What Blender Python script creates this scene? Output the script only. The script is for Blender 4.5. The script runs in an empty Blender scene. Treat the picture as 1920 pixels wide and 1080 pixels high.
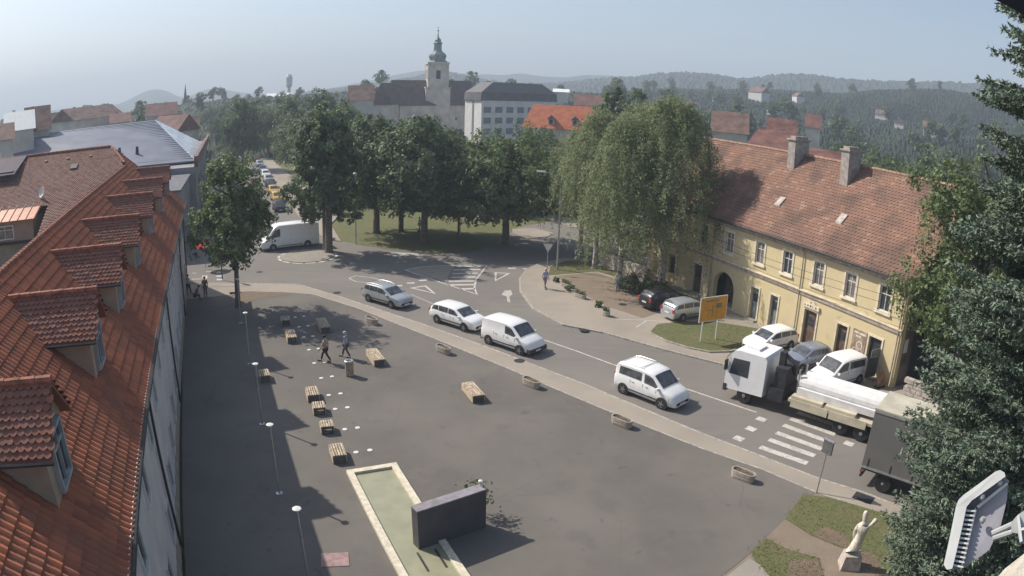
import bpy, bmesh, math, random
import numpy as np
from mathutils import Vector, Matrix
random.seed(7); RNG = np.random.default_rng(7)
PI = math.pi
scene = bpy.context.scene
COL = scene.collection
# ------------------------------------------------------------------ camera (a wide lens with barrel distortion)
CAMZ = 16.1
F_, K1, K2, PITCH, ROLL = 1323.06, 0.1901398, 0.104047, 0.2746763, 0.0298848
cd = bpy.data.cameras.new("camera"); cam = bpy.data.objects.new("camera", cd); COL.objects.link(cam); scene.camera = cam
cd.type = 'PANO'; cd.clip_start = 0.05; cd.clip_end = 40000
cd.sensor_width = 36; cd.sensor_fit = 'HORIZONTAL'
def _set(n, v):
    for o in (cd, getattr(cd, 'cycles', None)):
        try:
            setattr(o, n, v); return
        except Exception: pass
_set('panorama_type', 'FISHEYE_LENS_POLYNOMIAL')
_set('fisheye_fov', PI)
for n, v in (('k0', 0), ('k1', -4.08277128e-02), ('k2', 1.98415172e-04), ('k3', -2.31768540e-05), ('k4', 4.96394836e-07)):
    _set('fisheye_polynomial_' + n, v)
_cp, _sp, _cr, _sr = math.cos(PITCH), math.sin(PITCH), math.cos(ROLL), math.sin(ROLL)
# world up seen in camera axes; camera axes -> world (right, forward, up)
UPc = Vector((_cp*_sr, _cp*_cr, _sp))
FWc = Vector((0, 0, -1)); FWc = (FWc - FWc.dot(UPc)*UPc).normalized(); RTc = FWc.cross(UPc)
R_c2w = Matrix((RTc, FWc, UPc))
cam.matrix_world = Matrix.Translation((0, 0, CAMZ)) @ R_c2w.to_4x4()
def ray(px, py):
    x = (px-960)/960; y = (py-540)/960; r2 = x*x+y*y; s = 1+K1*r2+K2*r2*r2
    v = Vector((x*s*960/F_, -y*s*960/F_, -1)).normalized()
    return R_c2w @ v
def G(px, py, z=0.0):                      # where the sight line of a photo point meets height z
    d = ray(px, py); t = (z-CAMZ)/d.z; return Vector((d.x*t, d.y*t, z))
def A(px, py, R):                          # a far point seen there, R metres away over the ground
    d = ray(px, py); t = R/math.hypot(d.x, d.y); return Vector((d.x*t, d.y*t, CAMZ+d.z*t))
def C(px, py, D):
    return Vector((0, 0, CAMZ)) + ray(px, py)*D
# ------------------------------------------------------------------ light
SUN_AZ, SUN_EL = math.radians(-27), math.radians(42)      # shadows run towards this azimuth (from +x)
to_sun = Vector((-math.cos(SUN_AZ)*math.cos(SUN_EL), -math.sin(SUN_AZ)*math.cos(SUN_EL), math.sin(SUN_EL)))
w = bpy.data.worlds.new("World"); scene.world = w; w.use_nodes = True
nt = w.node_tree; bg = nt.nodes['Background']; sky = nt.nodes.new('ShaderNodeTexSky')
sky.sky_type = 'NISHITA'; sky.sun_disc = False; sky.sun_elevation = SUN_EL
sky.sun_rotation = math.atan2(to_sun.x, to_sun.y); sky.altitude = 200; sky.air_density = 1.0; sky.dust_density = 2.0; sky.ozone_density = 1.0
nt.links.new(sky.outputs[0], bg.inputs[0]); bg.inputs[1].default_value = 0.112
sl = bpy.data.lights.new("sun", 'SUN'); sl.energy = 4.7; sl.angle = math.radians(0.6); sl.color = (1.0, 0.93, 0.83)
so = bpy.data.objects.new("sun", sl); COL.objects.link(so); so.rotation_euler = (-to_sun).to_track_quat('-Z', 'Y').to_euler(); so.location = (0, 0, 60)
vs = scene.view_settings; vs.view_transform = 'Standard'; vs.look = 'None'; vs.exposure = 0.46; vs.gamma = 1
scene.cycles.max_bounces = 5; scene.cycles.diffuse_bounces = 3; scene.cycles.glossy_bounces = 2; scene.cycles.transparent_max_bounces = 6; scene.cycles.volume_bounces = 0
scene.cycles.use_denoising = True
# ------------------------------------------------------------------ helpers
def lin(c):
    return tuple((x/255/12.92 if x/255 <= .04045 else ((x/255+.055)/1.055)**2.4) for x in c)
MATS = {}
def mat(name, c, rough=0.8, metal=0.0, var=0.12, scale=3.0, c2=None, bump=0.0, bscale=None, spec=0.3, coord='Object', detail=4, lo=.35, hi=.65, transl=0):
    """procedural: colour c mixed with c2 (or a lighter/darker c) by noise"""
    if name in MATS: return MATS[name]
    m = bpy.data.materials.new(name); m.use_nodes = True; n = m.node_tree.nodes; l = m.node_tree.links; b = n['Principled BSDF']
    b.inputs['Roughness'].default_value = rough; b.inputs['Metallic'].default_value = metal
    if 'Specular IOR Level' in b.inputs: b.inputs['Specular IOR Level'].default_value = spec
    tc = n.new('ShaderNodeTexCoord'); no = n.new('ShaderNodeTexNoise'); no.inputs['Scale'].default_value = scale; no.inputs['Detail'].default_value = detail
    l.new(tc.outputs[coord], no.inputs['Vector'])
    cr = n.new('ShaderNodeValToRGB'); cr.color_ramp.elements[0].position = lo; cr.color_ramp.elements[1].position = hi
    c2 = c2 or tuple(min(1, x*(1+2*var)) for x in c); c1 = tuple(x*(1-var) for x in c)
    cr.color_ramp.elements[0].color = (*c1, 1); cr.color_ramp.elements[1].color = (*c2, 1)
    l.new(no.outputs['Fac'], cr.inputs['Fac']); l.new(cr.outputs[0], b.inputs['Base Color'])
    if bump:
        n2 = n.new('ShaderNodeTexNoise'); n2.inputs['Scale'].default_value = bscale or scale*6; n2.inputs['Detail'].default_value = 3
        l.new(tc.outputs[coord], n2.inputs['Vector'])
        bp = n.new('ShaderNodeBump'); bp.inputs['Strength'].default_value = bump; bp.inputs['Distance'].default_value = 0.05
        l.new(n2.outputs['Fac'], bp.inputs['Height']); l.new(bp.outputs[0], b.inputs['Normal'])
    if transl:
        tr = n.new('ShaderNodeBsdfTranslucent'); mx = n.new('ShaderNodeMixShader'); mx.inputs[0].default_value = transl
        l.new(cr.outputs[0], tr.inputs[0]); l.new(b.outputs[0], mx.inputs[1]); l.new(tr.outputs[0], mx.inputs[2])
        l.new(mx.outputs[0], n['Material Output'].inputs[0])
    MATS[name] = m; return m
def layered(name, c, layers, rough=0.9, bump=0.15, bscale=30, spec=0.25):
    """ground-like: base colour then noise layers (scale, colour, lo, hi, amount)"""
    m = bpy.data.materials.new(name); m.use_nodes = True; n = m.node_tree.nodes; l = m.node_tree.links; b = n['Principled BSDF']
    b.inputs['Roughness'].default_value = rough; b.inputs['Specular IOR Level'].default_value = spec
    tc = n.new('ShaderNodeTexCoord'); cur = None
    for i, (sc, col, lo, hi, amt, *st) in enumerate(layers):
        mp = n.new('ShaderNodeMapping'); mp.inputs['Scale'].default_value = st[0] if st else (1, 1, 1); mp.inputs['Location'].default_value = (i*7.3, i*3.1, 0)
        if len(st) > 1: mp.inputs['Rotation'].default_value = (0, 0, st[1])
        no = n.new('ShaderNodeTexNoise'); no.inputs['Scale'].default_value = sc; no.inputs['Detail'].default_value = 5; no.inputs['Roughness'].default_value = .6
        l.new(tc.outputs['Object'], mp.inputs[0]); l.new(mp.outputs[0], no.inputs['Vector'])
        mr = n.new('ShaderNodeMapRange'); mr.inputs[1].default_value = lo; mr.inputs[2].default_value = hi; mr.inputs[4].default_value = amt
        l.new(no.outputs['Fac'], mr.inputs[0])
        mx = n.new('ShaderNodeMix'); mx.data_type = 'RGBA'; l.new(mr.outputs[0], mx.inputs[0])
        if cur is None: mx.inputs[6].default_value = (*c, 1)
        else: l.new(cur, mx.inputs[6])
        mx.inputs[7].default_value = (*col, 1); cur = mx.outputs[2]
    l.new(cur, b.inputs['Base Color'])
    if bump:
        n2 = n.new('ShaderNodeTexNoise'); n2.inputs['Scale'].default_value = bscale; l.new(tc.outputs['Object'], n2.inputs['Vector'])
        bp = n.new('ShaderNodeBump'); bp.inputs['Strength'].default_value = bump; bp.inputs['Distance'].default_value = .04
        l.new(n2.outputs['Fac'], bp.inputs['Height']); l.new(bp.outputs[0], b.inputs['Normal'])
    MATS[name] = m; return m
def cracks(m, scale, width, col, amt):
    n = m.node_tree.nodes; l = m.node_tree.links; b = n['Principled BSDF']; src = b.inputs['Base Color'].links[0].from_socket
    tc = n.new('ShaderNodeTexCoord'); no = n.new('ShaderNodeTexNoise'); no.inputs['Scale'].default_value = scale*4; l.new(tc.outputs['Object'], no.inputs['Vector'])
    mv = n.new('ShaderNodeMix'); mv.data_type = 'VECTOR'; mv.inputs[0].default_value = .12; l.new(tc.outputs['Object'], mv.inputs[4]); l.new(no.outputs['Color'], mv.inputs[5])
    vo = n.new('ShaderNodeTexVoronoi'); vo.feature = 'DISTANCE_TO_EDGE'; vo.inputs['Scale'].default_value = scale; l.new(mv.outputs[1], vo.inputs['Vector'])
    mr = n.new('ShaderNodeMapRange'); mr.inputs[1].default_value = 0; mr.inputs[2].default_value = width; mr.inputs[3].default_value = amt; mr.inputs[4].default_value = 0; l.new(vo.outputs['Distance'], mr.inputs[0])
    n3 = n.new('ShaderNodeTexNoise'); n3.inputs['Scale'].default_value = .25; l.new(tc.outputs['Object'], n3.inputs['Vector']); m3 = n.new('ShaderNodeMapRange'); m3.inputs[1].default_value = .45; m3.inputs[2].default_value = .6; l.new(n3.outputs['Fac'], m3.inputs[0])
    mu = n.new('ShaderNodeMath'); mu.operation = 'MULTIPLY'; l.new(mr.outputs[0], mu.inputs[0]); l.new(m3.outputs[0], mu.inputs[1])
    mx = n.new('ShaderNodeMix'); mx.data_type = 'RGBA'; l.new(mu.outputs[0], mx.inputs[0]); l.new(src, mx.inputs[6]); mx.inputs[7].default_value = (*col, 1); l.new(mx.outputs[2], b.inputs['Base Color'])
def tilemat(name, c, c2, var=0.5, patch=None, pscale=.6, rough=.85, plo=.5, phi=.6, coord='UV', bumpfine=0.2):
    """one random shade per tile (UV cell), plus broad patches"""
    m = bpy.data.materials.new(name); m.use_nodes = True; n = m.node_tree.nodes; l = m.node_tree.links; b = n['Principled BSDF']
    b.inputs['Roughness'].default_value = rough; b.inputs['Specular IOR Level'].default_value = .25
    tc = n.new('ShaderNodeTexCoord'); fl = n.new('ShaderNodeVectorMath'); fl.operation = 'FLOOR'; l.new(tc.outputs[coord], fl.inputs[0])
    wn = n.new('ShaderNodeTexWhiteNoise'); wn.noise_dimensions = '3D'; l.new(fl.outputs[0], wn.inputs['Vector'])
    mr = n.new('ShaderNodeMapRange'); mr.inputs[1].default_value = 1-var; mr.inputs[3].default_value = 0; l.new(wn.outputs['Value'], mr.inputs[0])
    mx = n.new('ShaderNodeMix'); mx.data_type = 'RGBA'; mx.inputs[6].default_value = (*c, 1); mx.inputs[7].default_value = (*c2, 1); l.new(mr.outputs[0], mx.inputs[0])
    cur = mx.outputs[2]
    if patch:
        no = n.new('ShaderNodeTexNoise'); no.inputs['Scale'].default_value = pscale; no.inputs['Detail'].default_value = 6; l.new(tc.outputs['Object'], no.inputs['Vector'])
        m2 = n.new('ShaderNodeMapRange'); m2.inputs[1].default_value = plo; m2.inputs[2].default_value = phi; l.new(no.outputs['Fac'], m2.inputs[0])
        mm = n.new('ShaderNodeMix'); mm.data_type = 'RGBA'; l.new(m2.outputs[0], mm.inputs[0]); l.new(cur, mm.inputs[6]); mm.inputs[7].default_value = (*patch, 1); cur = mm.outputs[2]
    l.new(cur, b.inputs['Base Color'])
    no = n.new('ShaderNodeTexNoise'); no.inputs['Scale'].default_value = 25; l.new(tc.outputs['Object'], no.inputs['Vector'])
    bp = n.new('ShaderNodeBump'); bp.inputs['Strength'].default_value = bumpfine; bp.inputs['Distance'].default_value = .02; l.new(no.outputs['Fac'], bp.inputs['Height']); l.new(bp.outputs[0], b.inputs['Normal'])
    MATS[name] = m; return m

class MB:
    def __init__(s): s.v = []; s.f = []; s.uv = {}
    def add(s, vs, fs, uvs=None):
        o = len(s.v); s.v += [tuple(v) for v in vs]
        for i, f in enumerate(fs):
            if uvs: s.uv[len(s.f)] = uvs[i]
            s.f.append(tuple(o+k for k in f))
        return s
    def box(s, c, d, rz=0, M=None, taper=1.0):
        x, y, z = d[0]/2, d[1]/2, d[2]/2; R = Matrix.Rotation(rz, 3, 'Z')
        P = []
        for sz in (-1, 1):
            k = taper if sz > 0 else 1
            for sx, sy in ((-1, -1), (1, -1), (1, 1), (-1, 1)):
                p = R @ Vector((sx*x*k, sy*y*k, sz*z)) + Vector(c); P.append(M @ p if M else p)
        return s.add(P, [(3, 2, 1, 0), (4, 5, 6, 7), (0, 1, 5, 4), (1, 2, 6, 5), (2, 3, 7, 6), (3, 0, 4, 7)])
    def hexa(s, P):                       # 8 points: bottom ring then top ring
        return s.add(P, [(3, 2, 1, 0), (4, 5, 6, 7), (0, 1, 5, 4), (1, 2, 6, 5), (2, 3, 7, 6), (3, 0, 4, 7)])
    def slab(s, P, n, t):                 # planar polygon P given thickness t along -n
        n = Vector(n).normalized(); k = len(P); Q = [Vector(p)-n*t for p in P]
        return s.add([*P, *Q], [tuple(range(k)), tuple(range(2*k-1, k-1, -1))]+[(i, k+i, k+(i+1) % k, (i+1) % k) for i in range(k)])
    def prism(s, poly, z0, z1):
        k = len(poly); a = sum(poly[i][0]*poly[(i+1) % k][1]-poly[(i+1) % k][0]*poly[i][1] for i in range(k))
        if a < 0: poly = poly[::-1]
        return s.add([(p[0], p[1], z0) for p in poly]+[(p[0], p[1], z1) for p in poly], [tuple(range(k-1, -1, -1)), tuple(range(k, 2*k))]+[(i, (i+1) % k, k+(i+1) % k, k+i) for i in range(k)])
    def tube(s, pts, rs, n=8, cap=True):
        pts = [Vector(p) for p in pts]
        if not isinstance(rs, (list, tuple)): rs = [rs]*len(pts)
        o = len(s.v); ref = None
        for i, p in enumerate(pts):
            t = (pts[min(i+1, len(pts)-1)]-pts[max(i-1, 0)]).normalized()
            if ref is None: ref = t.orthogonal().normalized()
            ref = (ref-ref.dot(t)*t).normalized(); b = t.cross(ref)
            for k in range(n):
                a = 2*PI*k/n; q = p+(ref*math.cos(a)+b*math.sin(a))*rs[i]; s.v.append(tuple(q))
        for i in range(len(pts)-1):
            for k in range(n): s.f.append((o+i*n+k, o+i*n+(k+1) % n, o+(i+1)*n+(k+1) % n, o+(i+1)*n+k))
        if cap:
            s.f.append(tuple(o+k for k in range(n-1, -1, -1))); s.f.append(tuple(o+(len(pts)-1)*n+k for k in range(n)))
        return s
    def lathe(s, prof, c=(0, 0, 0), n=16, sx=1, sy=1, a0=0):
        o = len(s.v); c = Vector(c)
        for r, z in prof:
            for k in range(n):
                a = 2*PI*k/n+a0; s.v.append((c.x+r*math.cos(a)*sx, c.y+r*math.sin(a)*sy, c.z+z))
        for i in range(len(prof)-1):
            for k in range(n): s.f.append((o+i*n+k, o+i*n+(k+1) % n, o+(i+1)*n+(k+1) % n, o+(i+1)*n+k))
        s.f.append(tuple(o+k for k in range(n-1, -1, -1))); s.f.append(tuple(o+(len(prof)-1)*n+k for k in range(n)))
        return s
    def mesh(s, name, m, smooth=False, angle=35):
        me = bpy.data.meshes.new(name); me.from_pydata(s.v, [], s.f)
        if s.uv:
            ul = me.uv_layers.new(name='UVMap'); 
            for p in me.polygons:
                if p.index in s.uv:
                    for li, uv in zip(p.loop_indices, s.uv[p.index]): ul.data[li].uv = uv
        me.materials.append(m); me.validate(); me.update()
        if smooth:
            me.polygons.foreach_set('use_smooth', [True]*len(me.polygons)); me.set_sharp_from_angle(angle=math.radians(angle))
        return me
    def build(s, name, m, parent=None, smooth=False, loc=None, angle=35, label=None, cat=None, group=None, kind=None):
        o = bpy.data.objects.new(name, s.mesh(name, m, smooth, angle)); COL.objects.link(o)
        if parent: o.parent = parent
        if loc is not None: o.location = loc
        tag(o, label, cat, group, kind); return o
def tag(o, label=None, cat=None, group=None, kind=None):
    if label: o['label'] = label
    if cat: o['category'] = cat
    if group: o['group'] = group
    if kind: o['kind'] = kind
    return o
def thing(name, label, cat, loc=(0, 0, 0), rz=0, group=None):
    o = bpy.data.objects.new(name, None); COL.objects.link(o); o.location = loc; o.rotation_euler = (0, 0, rz); o.empty_display_size = .3
    return tag(o, label, cat, group)
def dup(root, loc=None, rz=None, label=None, scale=None, remat=None, group=None):
    def cp(o, par):
        c = o.copy(); COL.objects.link(c); c.parent = par
        if remat and c.type == 'MESH' and c.data.materials and c.data.materials[0].name in remat:
            c.data = c.data.copy(); c.data.materials[0] = remat[o.data.materials[0].name]
        for ch in [x for x in ALL[o.name]] if o.name in ALL else kids(o): cp(ch, c)
        return c
    r = cp(root, None)
    if loc is not None: r.location = loc
    if rz is not None: r.rotation_euler = (0, 0, rz)
    if label: r['label'] = label
    if group: r['group'] = group
    if scale: r.scale = scale if isinstance(scale, (tuple, list)) else (scale,)*3
    return r
ALL = {}
def kids(o): return [x for x in COL.objects if x.parent == o] if False else list(o.children)
def meshobj(name, verts, faces_n, k, m, parent=None, smooth=False, uv=None):
    """fast numpy mesh: faces all with k corners, consecutive"""
    me = bpy.data.meshes.new(name); nv = len(verts); nf = nv//k
    me.vertices.add(nv); me.vertices.foreach_set('co', np.asarray(verts, dtype=np.float32).ravel())
    me.loops.add(nv); me.loops.foreach_set('vertex_index', np.arange(nv, dtype=np.int32))
    me.polygons.add(nf); me.polygons.foreach_set('loop_start', np.arange(0, nv, k, dtype=np.int32))
    try: me.polygons.foreach_set('loop_total', np.full(nf, k, dtype=np.int32))
    except Exception: pass
    me.materials.append(m); me.update(calc_edges=True); me.validate()
    o = bpy.data.objects.new(name, me); COL.objects.link(o)
    if parent: o.parent = parent
    return o
# ------------------------------------------------------------------ materials
M_square = layered('asphalt_square', (.132, .120, .107), [(.12, (.185, .167, .147), .4, .65, .8), (.5, (.10, .094, .088), .55, .75, .6), (2.5, (.17, .155, .135), .55, .8, .4), (.9, (.092, .085, .078), .64, .68, .55), (.35, (.17, .15, .125), .60, .62, .35), (60, (.22, .2, .18), .55, .75, .4)], bscale=60)
M_road = layered('asphalt_road', (.185, .168, .152), [(.15, (.22, .20, .18), .4, .65, .7), (.6, (.115, .11, .106), .55, .8, .6, (.25, 3, 1), .75), (3, (.2, .19, .17), .6, .8, .3), (70, (.24, .23, .21), .55, .75, .35)], bscale=60)
cracks(M_square, .22, .006, (.09, .085, .08), .35); cracks(M_road, .16, .006, (.10, .095, .09), .35)
M_pave = layered('pale_pavement', (.34, .295, .245), [(.3, (.27, .235, .195), .4, .7, .8), (2, (.33, .29, .25), .5, .8, .5), (60, (.2, .18, .15), .55, .75, .3)])
M_slab = layered('concrete_slabs', (.30, .275, .235), [(.8, (.24, .22, .19), .4, .7, .8), (8, (.33, .3, .27), .5, .8, .5)])
M_kerb = mat('kerb_stone', (.34, .31, .27), var=.2, scale=4)
M_brownpath = layered('trodden_path', (.21, .165, .125), [(.8, (.26, .21, .16), .4, .7, .8), (10, (.15, .12, .09), .5, .8, .5)])
M_grass = layered('short_grass', (.125, .135, .055), [(.6, (.16, .145, .075), .4, .65, .8), (3, (.085, .10, .04), .5, .7, .7), (30, (.19, .185, .09), .5, .8, .6)], bump=.6, bscale=40)
M_dirt = layered('bare_soil', (.19, .14, .10), [(1.5, (.13, .1, .07), .4, .7, .8), (12, (.26, .2, .15), .5, .8, .6)], bump=.6, bscale=14)
M_land = layered('far_land', (.045, .065, .03), [(.012, (.09, .10, .045), .5, .6, .8), (.05, (.03, .045, .022), .4, .7, .8), (.4, (.06, .075, .03), .5, .8, .5)], bump=0)
M_wood = layered('far_woodland', (.022, .036, .020), [(.004, (.04, .055, .03), .5, .65, .7), (.02, (.018, .028, .018), .4, .7, .8), (.12, (.05, .065, .03), .5, .8, .5)], bump=0)
M_mark = layered('road_paint', (.58, .55, .50), [(3, (.42, .40, .36), .45, .65, .9), (9, (.22, .20, .18), .52, .68, .8)], bump=0, rough=.7)
M_markworn = layered('worn_road_paint', (.5, .48, .43), [(3, (.36, .34, .31), .45, .65, .8), (25, (.2, .19, .18), .5, .65, .8)], bump=0, rough=.7)
M_islandp = layered('island_paving', (.30, .27, .225), [(1, (.24, .22, .19), .4, .7, .8), (10, (.33, .3, .25), .5, .8, .5)])
M_tile_new = tilemat('orange_roof_tiles', (.36, .125, .066), (.24, .085, .050), .7, patch=(.26, .105, .062), pscale=1.2)
M_tile_old = tilemat('weathered_roof_tiles', (.25, .130, .098), (.15, .085, .072), .8, patch=(.22, .135, .110), pscale=1.1)
M_tile_dorm = tilemat('dormer_tiles_clay', (.29, .125, .088), (.18, .082, .062), .8, patch=(.24, .12, .09), pscale=1.1)
M_tile_yel = tilemat('old_brick_red_tiles', (.225, .125, .088), (.30, .19, .14), .25, patch=(.13, .082, .064), pscale=.45, plo=.44, phi=.64)
M_tile_far = mat('far_red_roof', (.15, .072, .058), scale=.6, var=.25)
M_tile_far2 = mat('far_brown_roof', (.15, .09, .07), scale=.6, var=.25)
M_cap = mat('ridge_cap_clay', (.27, .11, .07), var=.25, scale=5, bump=.2)
M_cheek = mat('dormer_plaster', (.34, .27, .20), var=.06, scale=2, bump=.1)
M_lwall = mat('pale_grey_plaster', (.55, .52, .51), var=.06, scale=.8, bump=.08, bscale=20)
M_white = mat('white_frame_paint', (.66, .65, .62), var=.04, scale=5, rough=.5)
M_glass = mat('dark_window_glass', (.035, .04, .048), rough=.08, var=.2, scale=1.5, spec=.6)
M_glassl = mat('curtained_window_glass', (.16, .14, .13), rough=.2, var=.3, scale=1.5, spec=.6)
M_metal = mat('galvanised_steel', (.42, .43, .44), rough=.4, metal=.6, var=.1)
M_dark = mat('dark_metal', (.035, .035, .04), rough=.6, var=.2)
M_copper = mat('orange_sheet_roof', (.48, .21, .12), rough=.5, var=.1, scale=2)
M_yel = layered('yellow_plaster', (.60, .50, .30), [(.5, (.52, .44, .28), .5, .7, .7), (4, (.64, .55, .36), .5, .8, .4), (.9, (.33, .28, .18), .62, .75, .6)], bump=.1, bscale=25)
M_trim = mat('cream_trim', (.62, .55, .42), var=.1, scale=3)
M_greytrim = mat('grey_cornice', (.32, .27, .23), var=.2, scale=3)
M_door = mat('brown_door', (.11, .075, .055), var=.25, scale=4)
M_doorblue = mat('grey_blue_door', (.16, .18, .19), var=.2, scale=4)
M_chim = mat('grey_chimney_render', (.30, .27, .245), var=.15, scale=3, bump=.2)
M_leaf = mat('broad_leaves', (.11, .155, .065), var=.3, scale=.9, c2=(.22, .28, .12), rough=.55, transl=.4, lo=.3, hi=.7)
M_leaf2 = mat('dark_leaves', (.095, .145, .075), var=.3, scale=.9, c2=(.19, .25, .12), rough=.55, transl=.4, lo=.3, hi=.7)
M_birch = mat('birch_leaves', (.20, .24, .12), var=.25, scale=1.2, c2=(.33, .37, .19), rough=.6, transl=.45, lo=.3, hi=.7)
M_linden = mat('lime_leaves', (.10, .145, .055), var=.25, scale=1.2, c2=(.18, .23, .09), rough=.55, transl=.3, lo=.3, hi=.7)
M_needle = mat('blue_spruce_needles', (.11, .15, .10), var=.25, scale=1.5, c2=(.20, .26, .185), rough=.6, lo=.35, hi=.65)
M_bark = mat('grey_bark', (.12, .10, .085), var=.35, scale=6, bump=.6, bscale=12)
M_barkp = mat('pale_birch_bark', (.30, .27, .24), var=.5, scale=3, bump=.3, bscale=12)
M_white_car = mat('white_car_paint', (.80, .80, .79), rough=.25, var=.02, spec=.5)
M_silver = mat('silver_car_paint', (.50, .52, .54), rough=.28, metal=.5, var=.03)
M_silverb = mat('blue_silver_paint', (.30, .34, .42), rough=.3, metal=.5, var=.03)
M_blackcar = mat('dark_car_paint', (.03, .03, .035), rough=.25, var=.05)
M_redcar = mat('dark_red_car_paint', (.10, .025, .03), rough=.3, var=.05)
M_yelcar = mat('yellow_car_paint', (.55, .36, .08), rough=.35, var=.05)
M_carglass = mat('tinted_car_glass', (.075, .08, .088), rough=.12, var=.35, scale=2.5, spec=.6)
M_tyre = mat('tyre_rubber', (.025, .025, .027), rough=.9, var=.2)
M_rim = mat('wheel_rim', (.35, .35, .36), rough=.35, metal=.6, var=.1)
M_trimblk = mat('black_plastic', (.04, .04, .043), rough=.6, var=.2)
M_lamp = mat('headlight_lens', (.7, .72, .75), rough=.1, var=.05, spec=.8)
M_tail = mat('tail_light', (.4, .03, .02), rough=.2, var=.1)
M_benchwood = mat('bench_slats', (.42, .34, .25), var=.25, scale=6, bump=.2)
M_benchend = mat('bench_end_shade', (.10, .095, .085), var=.2, scale=6)  # dark colour holds the shade on the bench ends; bin liner shares it
M_conc = mat('planter_concrete', (.40, .35, .29), var=.12, scale=5, bump=.3, bscale=40)
M_soil = mat('potting_soil', (.10, .075, .05), var=.4, scale=12, bump=.5)
M_pool = mat('pale_green_water', (.30, .30, .20), rough=.25, var=.06, scale=1.2, c2=(.34, .33, .22), spec=.4)
M_coping = mat('pool_coping', (.60, .54, .42), var=.1, scale=5)
M_wall = mat('dark_grey_stone', (.085, .08, .085), var=.1, scale=1.2, rough=.6)
M_stone = mat('white_statue_stone', (.58, .53, .45), var=.15, scale=5, bump=.4, bscale=12)
M_stoneg = mat('grey_block_stone', (.42, .37, .33), var=.15, scale=4, bump=.4, bscale=14)
M_tarp = mat('grey_trailer_tarpaulin', (.155, .15, .145), var=.06, scale=.6, rough=.6)
M_beige = mat('beige_panels', (.50, .45, .34), var=.1, scale=1.5)
M_whiteload = mat('white_wrapped_load', (.68, .67, .66), var=.06, scale=2)
M_skin = mat('skin', (.42, .25, .18), var=.05, rough=.6)
M_hairb = mat('dark_hair', (.03, .022, .018), var=.2)
M_hairw = mat('grey_hair', (.45, .42, .38), var=.15)
# ------------------------------------------------------------------ ground sheets
def sheet(name, poly, top, m, bot=-.3, kind='structure'):
    return MB().prism([tuple(p)[:2] for p in poly], bot, top).build(name, m, kind=kind)
ROADZ = -.10
def PX(L, z=0.0): return [G(x, y, z) for x, y in L]
# terrain: a disc sheet out to the horizon
mb = MB(); rr = [0, 30, 80, 160, 300, 600, 1200, 2200, 3700]; NA = 72
for r in rr: 
    for k in range(NA): mb.v.append((r*math.cos(2*PI*k/NA), r*math.sin(2*PI*k/NA), -.35 if r < 500 else -.35-(r-500)*.0005))
for i in range(len(rr)-1):
    for k in range(NA): mb.f.append((i*NA+k, i*NA+(k+1) % NA, (i+1)*NA+(k+1) % NA, (i+1)*NA+k))
mb.build('terrain', M_land, kind='structure')
sheet('park_ground', PX([(352, 470), (352, 400), (395, 330), (410, 262), (1240, 262), (1330, 420)])+[Vector((50, 70, 0)), Vector((45, 5, 0)), Vector((-25, 5, 0)), Vector((-60, 95, 0))], -.14, M_grass)
sheet('road', PX([(345, 536), (345, 455), (395, 440), (470, 425), (476, 400), (462, 350), (448, 310), (437, 285), (428, 262), (420, 245), (440, 245), (458, 262), (478, 292), (500, 325), (535, 372), (572, 420), (610, 447), (700, 463), (800, 475), (880, 474), (935, 452), (975, 424), (1040, 414), (1130, 430), (1180, 455), (1150, 490)], ROADZ)+
      [Vector((14, 56, 0)), Vector((23.5, 36, 0)), Vector((34, 22, 0)), Vector((30, 8, 0)), Vector((18, 18, 0)), Vector((9, 28, 0)), Vector((-14, 47, 0)), Vector((-24, 53, 0))], ROADZ, M_road)
KB = [(450, 549), (520, 547), (590, 552), (677, 580), (815, 635), (950, 690), (1135, 768), (1320, 842), (1430, 880), (1528, 924)]
KU = [(450, 531), (560, 533), (640, 557), (790, 607), (915, 652), (1100, 722), (1320, 814), (1414, 850), (1540, 899), (1640, 940), (1700, 965)]
sq = PX([(345, 560), (400, 556)]+KB)+[G(1528, 924), G(1480, 960), G(1470, 985), G(1410, 1035), G(1340, 1090), Vector((2.5, 14, 0)), Vector((2.5, 6, 0)), Vector((-6.2, 6, 0)), G(348, 1080), G(342, 760)]
sheet('square', sq, .0, M_square)
KU = KU[:-2]+[(1620, 923), (1690, 951), (1760, 980)]; KB2 = KB[:-1]+[(1528, 922), (1610, 950), (1690, 985), (1760, 1016)]
def resample(P, n):
    d = [0]
    for a, b in zip(P, P[1:]): d.append(d[-1]+(b-a).length)
    out = []; k = 0
    for i in range(n):
        t = d[-1]*i/(n-1)
        while k < len(P)-2 and d[k+1] < t: k += 1
        out.append(P[k].lerp(P[k+1], min(1, (t-d[k])/(d[k+1]-d[k]))))
    return out
kub = PX(KU); kbb = PX(KB2); kub[0] = kub[0]; _dir = Vector((.70, -.714, 0)); kub += [kub[-1]+_dir*20]; kbb += [kbb[-1]+_dir*19.5]
mb = MB(); _a, _b = resample(kub, 60), resample(kbb, 60)
for p, q in zip(_a, _b): mb.v += [(p.x, p.y, .004), (q.x, q.y, .004), (p.x, p.y, -.3), (q.x, q.y, -.3)]
for k in range(59): o = 4*k; mb.f += [(o, o+1, o+5, o+4), (o, o+4, o+6, o+2), (o+1, o+3, o+7, o+5)]
mb.build('near_pavement', M_pave, kind='structure')
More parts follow.
